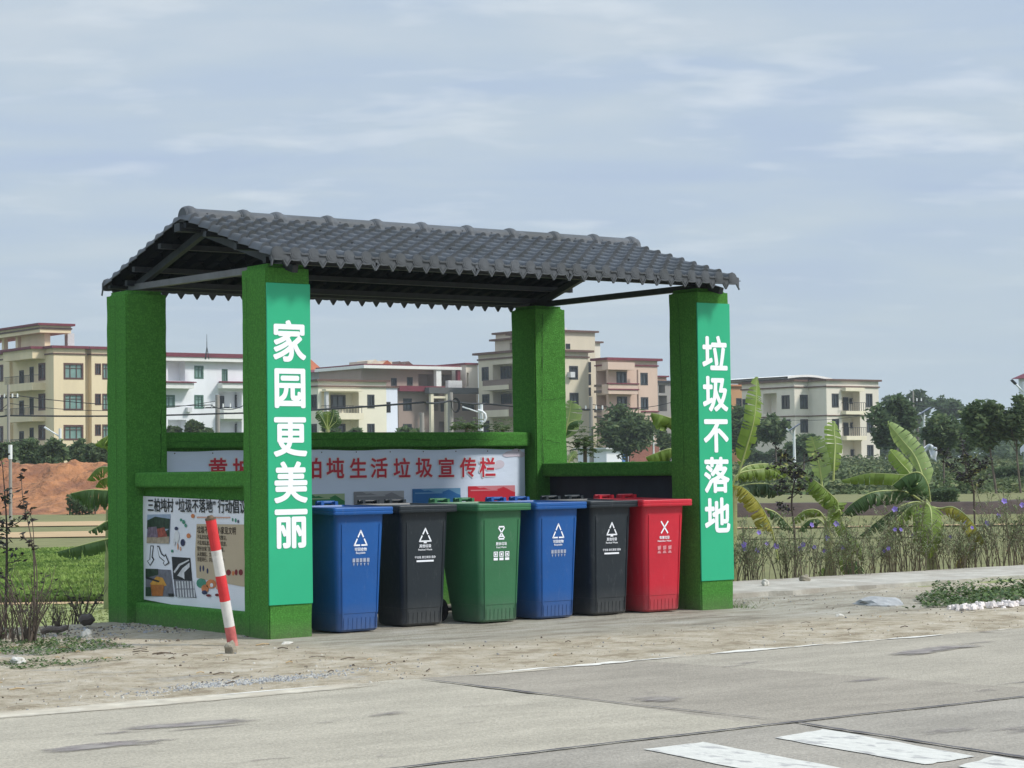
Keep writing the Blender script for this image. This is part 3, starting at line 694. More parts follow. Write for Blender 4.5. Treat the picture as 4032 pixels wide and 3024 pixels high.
tm=MB(); lp(tm,[(690,768),(1010,772),(1010,1180),(690,1120),(680,960)],.0046,0); lp(tm,[(690,720),(910,722),(910,730),(690,730)],.0046,1); lp(tm,[(705,1080),(1010,1110),(1010,1125),(880,1110)],.0052,0)
tm.build('printed_card',[TAN,SALMON],pos)
tb=MB()
for i,(yy,t,sz,bd) in enumerate(((805,'垃圾不落地 小家见文明',.066,.04),(852,'不乱扔垃圾，保持村容整洁，',.042,.01),(890,'不乱堆乱放，自觉分类投放，',.042,.01),(928,'管好自家门前，爱护环境，',.042,.01),(963,'从我做起，文明新村，',.042,.01),(998,'邻里同行，共建美丽家园！',.042,.01))):
    y,z=Lq(695,yy); vs,fs=glyphs(t,sz); w=max(v[0] for v in vs); put_text(tb,t,sz,(XP-.0062,y-w,z),LX,EZ,bd*.5)
tb.build('lettering',C('brown_ink',62,48,36),pos)
cm=MB(); colsC=[C('print_teal',70,140,115),C('print_orange',205,125,75),C('print_dark_blue',45,50,85),C('print_skin',215,160,130),C('print_dark_red',120,35,42),C('print_white',220,220,220,.05)]
def pb(cx,cy,rx,ry,mi): 
    n=12; lp(cm,[(cx+rx*math.cos(6.2832*i/n),cy+ry*math.sin(6.2832*i/n)) for i in range(n)],.0050+.0005*mi,mi)
for a in ((605,755,10,14,0),(588,742,8,10,0),(618,778,8,12,0),(665,716,12,14,1),(637,845,13,16,1),(558,798,12,12,2),(562,850,16,40,5),(545,885,7,25,5),(600,890,15,24,2),(568,915,5,22,3),(585,930,5,14,3),(720,1155,32,32,0),(785,1160,34,30,1),(745,1190,24,26,1),(742,1215,18,14,2),(790,1168,11,14,5),(770,1235,16,9,4),(825,1232,14,9,4),(830,1180,14,18,3),(735,1058,6,20,2),(715,1060,5,22,2),(762,1075,6,18,2),(900,1085,16,20,4),(930,1090,9,16,1),(950,1084,10,20,4),(980,1084,14,20,4),(530,945,8,10,0),(945,745,6,14,0),(962,752,5,12,2),(925,740,5,12,0)): pb(*a)
cm.build('printed_pattern',colsC,pos)

# ================================================================== WHEELIE BINS
def rrect(w,d,r,cy,z,n=6):
    pts=[]
    for (sx,sy,a0) in ((1,-1,-90),(1,1,0),(-1,1,90),(-1,-1,180)):
        for i in range(n+1):
            a=rad(a0+90*i/n); pts.append((sx*(w/2-r)+r*math.cos(a),cy+sy*(d/2-r)+r*math.sin(a),z))
    return pts
def plastic(name,c,c2):
    return scuffed(name,c)
def scuffed(name,c):
    m=plastic0(name,c); t=m.node_tree; nn=t.nodes; p=nn['Principled BSDF']; cin=p.inputs['Base Color'].links[0].from_socket
    tc_=nn.new('ShaderNodeTexCoord'); oi=nn.new('ShaderNodeObjectInfo'); va=nn.new('ShaderNodeVectorMath'); t.links.new(tc_.outputs['Object'],va.inputs[0]); t.links.new(oi.outputs['Location'],va.inputs[1])
    mp=nn.new('ShaderNodeMapping'); mp.inputs['Scale'].default_value=(1,1,.28); t.links.new(va.outputs[0],mp.inputs[0]); nz=nn.new('ShaderNodeTexNoise'); nz.inputs['Scale'].default_value=22; nz.inputs['Detail'].default_value=9; nz.inputs['Roughness'].default_value=.8; t.links.new(mp.outputs[0],nz.inputs['Vector'])
    rr=nn.new('ShaderNodeMapRange'); rr.inputs[1].default_value=.56; rr.inputs[2].default_value=.74; rr.inputs[4].default_value=.42; t.links.new(nz.outputs[0],rr.inputs[0])
    mx_=nn.new('ShaderNodeMix'); mx_.data_type='RGBA'; t.links.new(rr.outputs[0],mx_.inputs['Factor']); t.links.new(cin,mx_.inputs[6]); mx_.inputs[7].default_value=(*[k*.6+.14 for k in c],1); t.links.new(mx_.outputs[2],p.inputs['Base Color']); return m
def plastic0(name,c):
    return mat(name,c,.42,.08,3,.08,25,spec=.35,col2=tuple(k*.8+.01 for k in c),c2pos=(.5,.75),dirt=((.15,.145,.135),.26))
PB={'blue':plastic('blue_plastic',(.010,.086,.30),0),'black':plastic('charcoal_plastic',(.017,.024,.030),0),'green':plastic('green_plastic',(.037,.152,.066),0),'red':plastic('red_plastic',(.53,.019,.037),0)}
RUB=mat('black_rubber',(.015,.015,.016),.8,.2,10)
FADE=mat('faded_white_print',(.32,.36,.46),.5,.15,40); FADER=mat('faded_pink_print',(.62,.25,.27),.5,.15,40)
def loft(mb,rings,cap0=True,cap1=True,mi=0):
    n=len(rings[0]); vs=[p for r in rings for p in r]; fs=[]
    for i in range(len(rings)-1):
        for k in range(n): fs.append((i*n+k,i*n+(k+1)%n,(i+1)*n+(k+1)%n,(i+1)*n+k))
    mb.add(vs,fs,mi,True)
    if cap0: mb.add(rings[0],[tuple(reversed(range(n)))],mi)
    if cap1: mb.add(rings[-1],[tuple(range(n))],mi)
def sharp(o): 
    m=o.modifiers.new('split','EDGE_SPLIT'); m.split_angle=rad(35); return o
def make_bin(x,yf,rot,colr,kind,label):
    # local origin: ground under the middle of the front face, +y to the back
    root=thing('wheelie_bin',label,'bin',(x,yf,0),'wheelie bins standing in a row under the shelter roof'); root.rotation_euler=(rad(.0),0,rad(rot))
    m=PB[colr]; b=MB(); rings=[]
    for z,w,y0,y1,r in ((.012,.385,.02,.44,.05),(.03,.405,.004,.455,.055),(.16,.412,-.002,.48,.06),(.161,.418,-.006,.485,.06),(.45,.442,-.016,.545,.062),(.70,.463,-.026,.595,.06),(.93,.480,-.036,.635,.055),(.985,.482,-.037,.64,.055)):
        rings.append(rrect(w,y1-y0,r,(y0+y1)/2,z))
    loft(b,rings)
    for i in range(8):                               # moulded ribs at the foot
        xx=-.15+.043*i; b.beam((xx,.003,.03),(xx,-.0025,.125),.006,.004)
    for sx in (-1,1): b.beam((sx*.165,.0,.04),(sx*.185,-.036,.89),.006,.008)
    sharp(b.build('body',m,root,True))
    l=MB(); rings=[]
    for z,w,y0,y1,r in ((.968,.580,-.086,.66,.022),(.976,.588,-.09,.66,.022),(.990,.588,-.09,.66,.022),(.993,.582,-.087,.66,.022),(.997,.582,-.087,.66,.022),(1.000,.588,-.09,.66,.022),(1.020,.588,-.09,.66,.022),(1.027,.580,-.085,.66,.02)):
        rings.append(rrect(w,y1-y0,r,(y0+y1)/2,z))
    rr=rings+[rrect(.545,.70,.02,.287,1.027),rrect(.530,.685,.02,.287,1.012),rrect(.40,.55,.02,.287,1.016)]
    rr=[[(p[0],p[1],p[2]+max(0,(p[1]+.09))*.014) for p in q] for q in rr]
    loft(l,rr)
    lid=sharp(l.build('lid',m,root,True))
    for sx in (-1,1):
        h=MB(); xc=sx*.135
        h.beam((xc-.07,.64,1.045),(xc-.07,.735,1.035),.028,.05); h.beam((xc+.07,.64,1.045),(xc+.07,.735,1.035),.028,.05)
        h.tube([(xc-.09,.71,1.058),(xc+.09,.71,1.058)],.017,8)
        h.build('handle',m,lid,True)
    for sx in (-1,1):
        w=MB(); w.tube([(sx*.215,.56,.10),(sx*.262,.56,.10)],[.10,.10],20,0); w.tube([(sx*.263,.56,.10),(sx*.268,.56,.10)],.045,14,0)
        w.build('wheel',RUB,root,True)
    a=MB(); a.tube([(-.215,.56,.10),(.215,.56,.10)],.014,8); a.build('axle',RUB,root,True)
    # white sign printed on the front face
    fy=lambda z: -.006-(z-.161)/.739*.028-.0035
    e=MB(); ex=(1,0,0)
    def P(px,pz): return (px,fy(pz),pz)
    def bar(p,q,w):
        d=V3((q[0]-p[0],q[1]-p[1])).normalized() if False else None
        dx,dz=q[0]-p[0],q[1]-p[1]; ln=math.hypot(dx,dz); nx,nz=-dz/ln*w/2,dx/ln*w/2
        e.poly([P(p[0]-nx,p[1]-nz),P(q[0]-nx,q[1]-nz),P(q[0]+nx,q[1]+nz),P(p[0]+nx,p[1]+nz)])
    z0=.776
    def tri(w,h,gap):
        A=(0,z0+h/2); B=(w/2,z0-h/2); Cc=(-w/2,z0-h/2)
        for p,q in ((A,B),(B,Cc),(Cc,A)):
            f=lambda s:(p[0]+(q[0]-p[0])*s,p[1]+(q[1]-p[1])*s)
            bar(f(0),f(.5-gap),.0125); bar(f(.5+gap),f(1),.0125)
        for c in (A,B,Cc): e.poly([P(c[0]+.0075*math.cos(t*1.0472),c[1]+.0075*math.sin(t*1.0472)) for t in range(6)])
    if kind=='re': tri(.122,.118,.05)
    elif kind=='ot':
        tri(.112,.106,.045); e.poly([P(-.016,.705),P(.016,.705),P(.016,.73),P(-.016,.73)])
    elif kind=='fo':
        for s in (1,-1):
            bar((-.03,z0+s*.052),(.03,z0+s*.052),.013); bar((-.033,z0+s*.045),(-.002,z0+s*.004),.012); bar((.033,z0+s*.045),(.002,z0+s*.004),.012)
        bar((-.015,z0-.03),(.015,z0-.03),.012)
    else:
        bar((-.042,z0+.055),(.04,z0-.055),.014); bar((.042,z0+.055),(-.04,z0-.055),.014)
    cn,en=dict(re=('可回收物','Recyclable'),ot=('其他垃圾','Residual Waste'),fo=('厨余垃圾','Food Waste'),ha=('有害垃圾','Hazardous Waste'))[kind]
    def ptext(t,sz,z,bd,mi=0):
        put_text(e,t,sz,(0,fy(z),z),EX,(0,-.038,1),bd*.7,mi)
    ptext(cn,.030,.683,.03); ptext(en,.022,.652,.02)
    mi=1 if kind in('re','ha') else 0
    if kind=='re':
        for k in range(5):
            xx=-.078+.035*k; e.poly([P(xx,.578),P(xx+.026,.578),P(xx+.026,.61),P(xx,.61)],1); e.poly([P(xx+.005,.57),P(xx+.013,.545),P(xx+.021,.57)],1)
    elif kind=='ot':
        e.poly([P(-.085,.548),P(.085,.548),P(.085,.563),P(-.085,.563)]); ptext('干垃圾 其它类别 混杂',.022,.588,.02)
    else:
        for k in range(3):
            xx=-.082+.062*k
            if kind=='fo':
                e.poly([P(xx,.54),P(xx+.045,.54),P(xx+.045,.562),P(xx,.562)]); 
                for (a,b_,c_,d_) in ((0,.57,.045,.577),(0,.608,.045,.615),(0,.577,.008,.608),(.037,.577,.045,.608),(.014,.582,.031,.602)): e.poly([P(xx+a,b_),P(xx+c_,b_),P(xx+c_,d_),P(xx+a,d_)])
            else:
                e.poly([P(xx,.54),P(xx+.045,.54),P(xx+.03,.565),P(xx+.008,.56)],1); bar2=None
                e.poly([P(xx+.005,.57),P(xx+.04,.575),P(xx+.042,.61),P(xx+.002,.605)],1)
    e.build('logo_print',[WHITE,FADE if kind!='ha' else FADER],root,True)
    return root
make_bin(.893,.075,1.2,'blue','re','blue wheelie bin beside the front pillar with the character sign, first of the row')
make_bin(1.65,.245,-2.5,'black','ot','charcoal wheelie bin set back between the first blue bin and the green bin')
make_bin(2.345,.105,1.5,'green','fo','green wheelie bin, the only green one in the row')
make_bin(2.965,.105,1.8,'blue','re','blue wheelie bin right of the green bin')
make_bin(3.60,.14,.5,'black','ot','charcoal wheelie bin next to the red bin')
make_bin(4.155,.062,-1.0,'red','ha','red wheelie bin at the far end of the row by the pillar')

# ================================================================== STRIPED POST AND STONES
PR=mat('red_paint',(.62,.035,.04),.5,.12,12,.1,40); PW=mat('dirty_white_paint',(.66,.64,.60),.55,.1,12,.1,40,col2=(.45,.42,.37),c2pos=(.6,.72)); PRF=mat('faded_red_paint',(.52,.13,.12),.7,.2,14,.2,40,col2=(.5,.3,.24),c2pos=(.5,.7)); RUST=mat('rusty_rim',(.12,.08,.05),.8,.3,20)
b0=on((503*PXV,1393*PXV),2,0.0); b0.z=.0; t0=on((455*PXV,1122*PXV),1,b0.y-.02)
pp=thing('striped_post','leaning red and white striped road post in front of the left end wall','post',(b0.x,b0.y,0))
cuts=[(1,.757),(.757,.555),(.555,.352),(.352,.148),(.148,-.06)]
# stripes run from top to bottom: red, white, red, white, faded red
for (a,b),m in zip(cuts,(PR,PW,PR,PW,PRF)):
    mb=MB(); mb.tube([b0.lerp(t0,b),b0.lerp(t0,(a+b)/2),b0.lerp(t0,a)],.0405 if m in(PW,) else .041,20); sharp(mb.build('post_band',m,pp))
mb=MB(); mb.tube([b0.lerp(t0,.998),b0.lerp(t0,1.012)],[.043,.043],20); mb.tube([b0.lerp(t0,1.012),b0.lerp(t0,1.03)],[.03,.02],10); mb.build('post_cap',RUST,pp)
ROCK=mat('grey_brown_stone',(.28,.25,.19),.9,.3,10,.6,30); ROCKW=mat('pale_stone',(.55,.53,.47),.9,.15,12,.4,30); ROCKG=mat('cement_lump',(.33,.34,.34),.9,.25,8,.6,25)
def stone(name,label,p,sx,sy,sz,m,seed,grp=None):
    bm=bmesh.new(); bmesh.ops.create_icosphere(bm,subdivisions=3,radius=1)
    for v in bm.verts:
        n=1+.35*mnoise.noise(v.co*1.3+V3((seed,0,0)))+.15*mnoise.noise(v.co*3+V3((seed,5,0)))
        v.co=V3((v.co.x*sx*n,v.co.y*sy*n,v.co.z*sz*n))
    me=bpy.data.meshes.new(name); bm.to_mesh(me); bm.free(); me.materials.append(m)
    o=bpy.data.objects.new(name,me); COL.objects.link(o); o.location=p; o.rotation_euler=(0,0,seed*1.7); tag(o,label,'stone',grp); return o
def gp(v,w): 
    p=on((v*PXV,w*PXV),2,0); return V3((p.x,p.y,gz(p.x,p.y)))
stone('stone','pointed brown stone wedged at the foot of the striped post',gp(499,1412)+V3((0,0,.03)),.045,.04,.06,ROCK,1.3)
stone('stone','flat pale stone on the ground below the first pillar',gp(621,1390),.07,.035,.02,ROCKW,2.2)
stone('stone','white and dark lump of rubble left of the back left pillar',gp(188,1376)+V3((0,0,.02)),.045,.05,.05,ROCKW,3.4)
stone('cement_lump','grey cement lump beside the weeds and broken walk on the right',on((1897*PXV,1297*PXV),2,.05)-V3((0,0,.05)),.30,.24,.08,ROCKG,4.1)
stone('stone','small pale stone alone on the sandy ground right of the last pillar',gp(1814,1331),.045,.03,.02,ROCKW,5.5)
stone('stone','white stone on the weedy sand at the left edge',gp(40,1433)+V3((0,0,.01)),.075,.05,.03,ROCKW,6.5)
for i,(v,w) in enumerate(((1739,1250),(1653,1260))):
    p=on((v*PXV,w*PXV),2,.09); stone('stone',('brown lump on the back edge of the pale walk below the purple flowers','small white lump on the back edge of the pale walk')[i],p,.06-.02*i,.04,.04,(ROCK,ROCKW)[i],7+i)
# loose things nobody could count
mb=MB(); r=random.Random(11)
def peb(mb,x,y,z,s,mi,r):
    n=6; a0=r.random()*6; rs=[s*r.uniform(.6,1.1) for _ in range(n)]
    lo=[(x+rs[i]*math.cos(a0+i*1.0472),y+rs[i]*math.sin(a0+i*1.0472),z-.004) for i in range(n)]
    hi=[(x+.6*rs[i]*math.cos(a0+i*1.0472),y+.6*rs[i]*math.sin(a0+i*1.0472),z+s*r.uniform(.5,.9)) for i in range(n)]
    mb.add(lo+hi,[(i,(i+1)%n,n+(i+1)%n,n+i) for i in range(n)]+[tuple(range(n,2*n))],mi)
for i in range(420):
    x=r.uniform(6.15,9.6); y=-1.62+.02*(x-6.3)+r.gauss(0,.07)-.1*(x>7); peb(mb,x,y,gz(x,y)+r.uniform(0,.03),r.uniform(.018,.042),0,r)
tag(mb.build('white_gravel',mat('white_gravel',(.72,.66,.62),.9,.15,20)),'strip of loose white pebbles along the edge of the weeds','pebbles',kind='stuff')
mb=MB()
for i in range(3000):
    k=r.random()
    if k<.55: x,y=r.uniform(-6,-.2),r.uniform(-3.4,2.2)
    elif k<.8: x,y=r.uniform(-1,9),r.uniform(-3.4,-1.4)
    else: x,y=r.uniform(5,9),r.uniform(-1.6,.7)
    peb(mb,x,y,gz(x,y),r.choice((.003,.004,.005,.007,.011))*r.uniform(.7,1.3),r.choice((0,0,0,1,2,3)),r)
for i in range(1500):
    x=r.gauss(-1.8,.42); y=-2.86+.09*(x+1.8)+r.gauss(0,.09); peb(mb,x,y,gz(x,y)-.002,r.uniform(.005,.012),r.choice((1,5,5,2)),r)
for i in range(1300):
    x=r.uniform(-1.3,.1); y=r.uniform(.3,2.7)
    if mnoise.noise(V3((x*1.6,y*1.6,4)))<-.05: continue
    peb(mb,x,y,gz(x,y)-.002,r.uniform(.005,.02)*(1.3 if r.random()<.1 else .8),r.choice((1,5,3,0)),r)
for i in range(90):
    x,y=(r.uniform(-5,-.2),r.uniform(-3.2,1.8)) if r.random()<.8 else (r.uniform(0,9),r.uniform(-3.3,-1.8))
    a=r.gauss(0,.5); l=r.uniform(.03,.14); z=gz(x,y)+.006
    mb.tube([(x,y,z),(x+l*.5*math.cos(a),y+l*.5*math.sin(a),z+.008),(x+l*math.cos(a+.2),y+l*math.sin(a+.2),z)],r.uniform(.002,.005),4,r.choice((3,4)),False)
tag(mb.build('debris',[mat('sand_pebble',(.42,.36,.27),.9),mat('grey_pebble',(.24,.24,.235),.9),ROCKW,mat('dark_crumb',(.11,.085,.06),.9),mat('dry_straw',(.42,.31,.17),.9),mat('blue_grey_chip',(.36,.37,.38),.9)]),'pebbles, crumbs and dry twigs scattered over the sandy verge','debris',kind='stuff')
WEED=[mat('weed_leaf',(.10,.155,.045),.7,.35,6,trans=.25),mat('weed_leaf_dark',(.055,.10,.032),.7,.3,6,trans=.25)]
def weeds(mb,area,n,hmax,s,r,blocks):
    for i in range(n):
        x=r.uniform(*area[0]); y=r.uniform(*area[1])
        if mnoise.noise(V3((x*blocks,y*blocks,7)))+.4*mnoise.noise(V3((x*blocks*3,y*blocks*3,2)))<.02: continue
        z=gz(x,y)+hmax*r.random()**1.6; a=r.uniform(0,6.28); l=s*r.uniform(.5,1.3); w=l*.38; t=r.uniform(-.5,.7)*l
        dx,dy=math.cos(a),math.sin(a)
        mb.add([(x,y,z),(x+dx*l*.5-dy*w,y+dy*l*.5+dx*w,z+t*.6),(x+dx*l,y+dy*l,z+t),(x+dx*l*.5+dy*w,y+dy*l*.5-dx*w,z+t*.4)],[(0,1,2,3)],r.random()<.4)
mb=MB(); r=random.Random(21)
for i in range(19000):
    x=r.uniform(5.7,13); t=r.random(); y0=-1.40+.15*mnoise.noise(V3((x*1.2,0,0))); y=y0+t*(-.02-y0)
    if x<5.95+(y+1.35)*1.25+.25*mnoise.noise(V3((x*2,y*2,4))): continue
    k=mnoise.noise(V3((x*2.2,y*2.2,3)))+.5*mnoise.noise(V3((x*5,y*5,8)))
    if k<-.42: continue
    h=.055*(.7+.8*k)+.06*(t>.85)
    z=gz(x,y)+max(.004,h)*r.random()**.9; a=r.uniform(0,6.28); l=.036*r.uniform(.5,1.4); w=l*.42; tt=r.uniform(-.3,.8)*l; dx,dy=math.cos(a),math.sin(a)
    mb.add([(x,y,z),(x+dx*l*.5-dy*w,y+dy*l*.5+dx*w,z+tt*.6),(x+dx*l,y+dy*l,z+tt),(x+dx*l*.5+dy*w,y+dy*l*.5-dx*w,z+tt*.4)],[(0,1,2,3)],r.random()<.5)
tag(mb.build('ground_cover',WEED),'low leafy green weeds growing over the verge in front of the pale walk','weeds',kind='stuff')
mb=MB(); weeds(mb,((-4.2,-1.1),(-.9,1.3)),15000,.022,.026,r,.8); weeds(mb,((-2.5,-1.85),(-1.72,-1.45)),2600,.016,.022,r,.4)
weeds(mb,((-6,-1),(1.2,2.6)),1200,.05,.04,r,1.1)
for i in range(220):
    x,y=4.95+r.gauss(0,.14),.02+r.gauss(.05,.12)
    if x<4.975 : continue
    z=gz(x,y); a=r.uniform(0,6.28); l=.05*r.random()+.01; mb.add([(x,y,z),(x+.008,y,z),(x+l*math.cos(a),y+l*math.sin(a),z+l)],[(0,1,2)],0)
tag(mb.build('sparse_weeds',WEED),'thin patches of flat green weeds on the sand at the left','weeds',kind='stuff')

# ================================================================== BACKGROUND BUILDINGS
def wallm(name,r,g,b,var=.05): return mat(name,lin(r,g,b),.85,var,.6,spec=.2,detail=8,stretch=(1,1,.3),col2=tuple(k*.84 for k in lin(r,g,b)),c2pos=(.5,.75))
CREAM=wallm('cream_render',228,209,174); CREAM2=wallm('pale_cream_render',224,216,201); WHT=wallm('white_tile',232,233,236); GREY=wallm('grey_render',158,154,148); TANW=wallm('tan_render',208,197,175); PINK=wallm('pink_render',208,182,165); GBROWN=wallm('brown_grey_render',128,112,104); PALEB=wallm('bluish_white_wall',222,226,238)
MAROON=mat('maroon_tile',lin(112,44,58),.7,.15,2); BROWNC=mat('brown_coping',lin(98,72,62),.7,.1,2); ORANGE=mat('orange_tile',lin(170,95,62),.8,.15,2); WTRIM=mat('white_trim',lin(226,226,220),.7,.05,2); CTRIM=mat('cream_trim',lin(226,216,190),.8,.05,2)
GLASS=mat('dark_window_glass',lin(58,68,74),.12,.25,.7,spec=.8); GLASSG=mat('green_window_glass',lin(120,150,142),.15,.2,.7,spec=.7); FRB=mat('brown_window_frame',lin(88,58,52),.6,.1,3); FRD=mat('dark_window_frame',lin(48,50,54),.6,.1,3); FRG=mat('green_window_frame',lin(70,105,90),.6,.1,3); DOOR=mat('dark_door',lin(52,50,52),.6,.2,2); PIPE=mat('white_pipe',lin(200,200,200),.5)
ACM=mat('white_appliance',lin(205,205,205),.5)
class Bld:
    def __init__(s,name,label,zf,cpx,cpy,d,wall,zb=None,group=None):
        s.z=zf; q=zf(cpx,cpy); c=CAM+ray(*q)*d; s.c=c; s.zb=terrain(c.x,c.y)-.1 if zb is None else zb; s.wall=wall
        s.root=thing(name,label,'building',(c.x,c.y,s.zb),group)
        s.fo={'f':[], 'l':[]}; s.W=0; s.D=0
    def f(s,px,py,off=0.0):
        p=on(s.z(px,py),1,s.c.y+off); return p.x-s.c.x,p.z-s.zb
    def l(s,px,py,off=0.0):
        p=on(s.z(px,py),0,s.c.x+off); return p.y-s.c.y,p.z-s.zb
    def rect(s,face,x0,y0,x1,y1,off=0.0):
        m=s.f if face=='f' else s.l
        a=m(x0,y0,off); b=m(x1,y0,off); c=m(x0,y1,off); d=m(x1,y1,off)
        u=sorted(((a[0]+c[0])/2,(b[0]+d[0])/2)); zz=sorted(((a[1]+b[1])/2,(c[1]+d[1])/2)); return u[0],u[1],zz[0],zz[1]
    def wpt(s,face,u,zv,dep,ox=0,oy=0):
        return V3((u+ox,dep+oy,zv))+V3((s.c.x,s.c.y,s.zb)) if face=='f' else V3((dep+ox,u+oy,zv))+V3((s.c.x,s.c.y,s.zb))
    def body(s,x0,x1,y0,y1,z0,z1,openf=(),openl=(),m=None,name='wall'):
        """block in local metres; openings (u0,u1,z0,z1,kind,...) on its front (y0) and left (x0) faces"""
        mb=MB(); o=V3((s.c.x,s.c.y,s.zb)); wins=[]
        def face(fc,u0,u1,ops):
            ops=[(max(u0+.02,a),min(u1-.02,b),max(z0+.02,c),min(z1-.02,d),k) for a,b,c,d,k in ops]; ops=[q for q in ops if q[1]-q[0]>.05 and q[3]-q[2]>.05]
            us=sorted({u0,u1,*[q[0] for q in ops],*[q[1] for q in ops]}); zs=sorted({z0,z1,*[q[2] for q in ops],*[q[3] for q in ops]})
            T=lambda u,z,dp: s.wpt(fc,u,z,(y0 if fc=='f' else x0)+dp)
            for a,b in zip(us,us[1:]):
                for c,d in zip(zs,zs[1:]):
                    um,zm=(a+b)/2,(c+d)/2
                    if any(q[0]<um<q[1] and q[2]<zm<q[3] for q in ops): continue
                    mb.quad(T(a,c,0),T(b,c,0),T(b,d,0),T(a,d,0))
            for a,b,c,d,k in ops:
                dp=1.3 if k.startswith('rec') else .14
                mb.quad(T(a,c,0),T(a,d,0),T(a,d,dp),T(a,c,dp)); mb.quad(T(b,d,0),T(b,c,0),T(b,c,dp),T(b,d,dp)); mb.quad(T(a,d,0),T(b,d,0),T(b,d,dp),T(a,d,dp)); mb.quad(T(b,c,0),T(a,c,0),T(a,c,dp),T(b,c,dp))
                mb.quad(T(a,c,dp),T(b,c,dp),T(b,d,dp),T(a,d,dp))
                if not k.startswith('rec'): wins.append((fc,a,b,c,d,k,(y0 if fc=='f' else x0)))
        face('f',x0,x1,openf); face('l',y0,y1,openl)
        mb.quad(o+V3((x1,y0,z0)),o+V3((x1,y1,z0)),o+V3((x1,y1,z1)),o+V3((x1,y0,z1))); mb.quad(o+V3((x0,y1,z0)),o+V3((x0,y1,z1)),o+V3((x1,y1,z1)),o+V3((x1,y1,z0)))
        mb.quad(o+V3((x0,y0,z1)),o+V3((x1,y0,z1)),o+V3((x1,y1,z1)),o+V3((x0,y1,z1)))
        mb.build(name,m or s.wall,s.root)
        for w in wins: s.window(*w)
    def window(s,fc,a,b,c,d,k,base,proud=None):
        gl,fr={'win':(GLASS,FRB),'wing':(GLASSG,FRG),'wint':(GLASSG,FRB),'wind':(GLASS,FRD),'door':(DOOR,FRD)}[k]
        T=lambda u,z,dp: s.wpt(fc,u,z,base+dp)
        w=min(.16,(b-a)*.12); dp0=-.03; 
        def bx(mb,u0,u1,zz0,zz1,d0,d1):
            p=T(u0,zz0,d0); q=T(u1,zz1,d1); mb.box(tuple(p),tuple(q))
        mb=MB(); bx(mb,a-.04,a+w,c-.04,d+.04,dp0,.10); bx(mb,b-w,b+.04,c-.04,d+.04,dp0,.10); bx(mb,a+w,b-w,c-.04,c+w,dp0,.10); bx(mb,a+w,b-w,d-w,d+.04,dp0,.10)
        n=2 if (b-a)<1.7 else 3
        for i in range(1,n): 
            u=a+(b-a)*i/n; bx(mb,u-.035,u+.035,c+w,d-w,.03,.09)
        if d-c>1.1 and k!='door': bx(mb,a+w,b-w,d-(d-c)*.30-.03,d-(d-c)*.30+.03,.035,.095)
        fo=mb.build('window' if k!='door' else 'door',fr,s.root)
        g=MB(); g.quad(T(a,c,.11),T(b,c,.11),T(b,d,.11),T(a,d,.11)); g.build('pane' if k!='door' else 'door_leaf',gl,fo)
    def box(s,name,x0,x1,y0,y1,z0,z1,m):
        mb=MB(); o=V3((s.c.x,s.c.y,s.zb)); mb.box(tuple(o+V3((x0,y0,z0))),tuple(o+V3((x1,y1,z1)))); return mb.build(name,m,s.root)
    def coping(s,x0,x1,y0,y1,z,m,p=.35,t=.28,name='coping'): return s.box(name,x0-p,x1+p,y0-p,y1+p,z,z+t,m)
    def band(s,x0,x1,y0,y1,z,m,p=.1,t=.16): return s.box('string_course',x0-p,x1+p,y0-p,y1+p,z,z+t,m)
    def balcony(s,fc,u0,u1,z0,z1,depth,m,rail=None):
        """parapet box standing out from a face (depth metres)"""
        mb=MB(); o=V3((s.c.x,s.c.y,s.zb)); t=.12
        def bx(a,b,c,d,e,f):
            if fc=='f': mb.box(tuple(o+V3((a,c,e))),tuple(o+V3((b,d,f))))
            else: mb.box(tuple(o+V3((c,a,e))),tuple(o+V3((d,b,f))))
        bx(u0,u1,-depth+t,0,z0,z0+.15); bx(u0,u1,-depth,-depth+t,z0,z1); bx(u0,u0+t,-depth+t,0,z0+.15,z1); bx(u1-t,u1,-depth+t,0,z0+.15,z1)
        b=mb.build('balcony',m,s.root)
        if rail:
            r=MB(); mb=r
            for q in range(int((u1-u0)/.35)+1):
                u=u0+.06+q*.35; bx(u,u+.04,-depth+.03,-depth+.07,z1,z1+rail)
            bx(u0,u1,-depth+.02,-depth+.08,z1+rail,z1+rail+.05); bx(u0+.03,u0+.07,-depth,0,z1+rail,z1+rail+.05)
            r.build('railing',FRD,b)
        return b
R=lambda b,face,*rects: [(*b.rect(face,*q[:4]),q[4]) for q in rects]

# 1 -- big cream house on the left
z1=Z(0,1250,3.318)
b=Bld('apartment_house','large cream house with maroon roof edges and balconies behind the red soil heap','' or z1,700,400,232,CREAM)
W_=b.f(1725,400)[0]; D_=-0+b.l(-420,400)[0]; H=b.f(700,400)[1]
uN0=b.f(1112,600)[0]; uN1=b.f(1195,600)[0]
fo=R(b,'f',(835,600,1085,805,'wint'),(835,1000,1085,1210,'wint'),(835,1408,1085,1600,'wint'))
lo=R(b,'l',(255,695,312,870,'door'),(390,650,440,870,'door'),(505,600,592,818,'win'),(255,1090,312,1275,'door'),(390,1050,440,1275,'door'),(505,1000,592,1210,'win'),(255,1490,312,1640,'door'),(390,1445,440,1640,'door'),(505,1410,592,1600,'win'),(-60,625,42,838,'win'),(-60,1022,42,1230,'win'),(-60,1425,42,1630,'win'))
b.body(0,uN0,0,D_,-1,H,fo,lo)
fo2=R(b,'f',(1245,605,1315,745,'win'),(1340,605,1440,805,'wint'),(1245,1000,1315,1140,'win'),(1340,1000,1440,1210,'wint'),(1245,1402,1315,1540,'win'),(1340,1402,1440,1610,'wint'))
b.body(uN1,W_,0,D_,-1,H,fo2); b.body(uN0,uN1,.9,D_,-1,H)
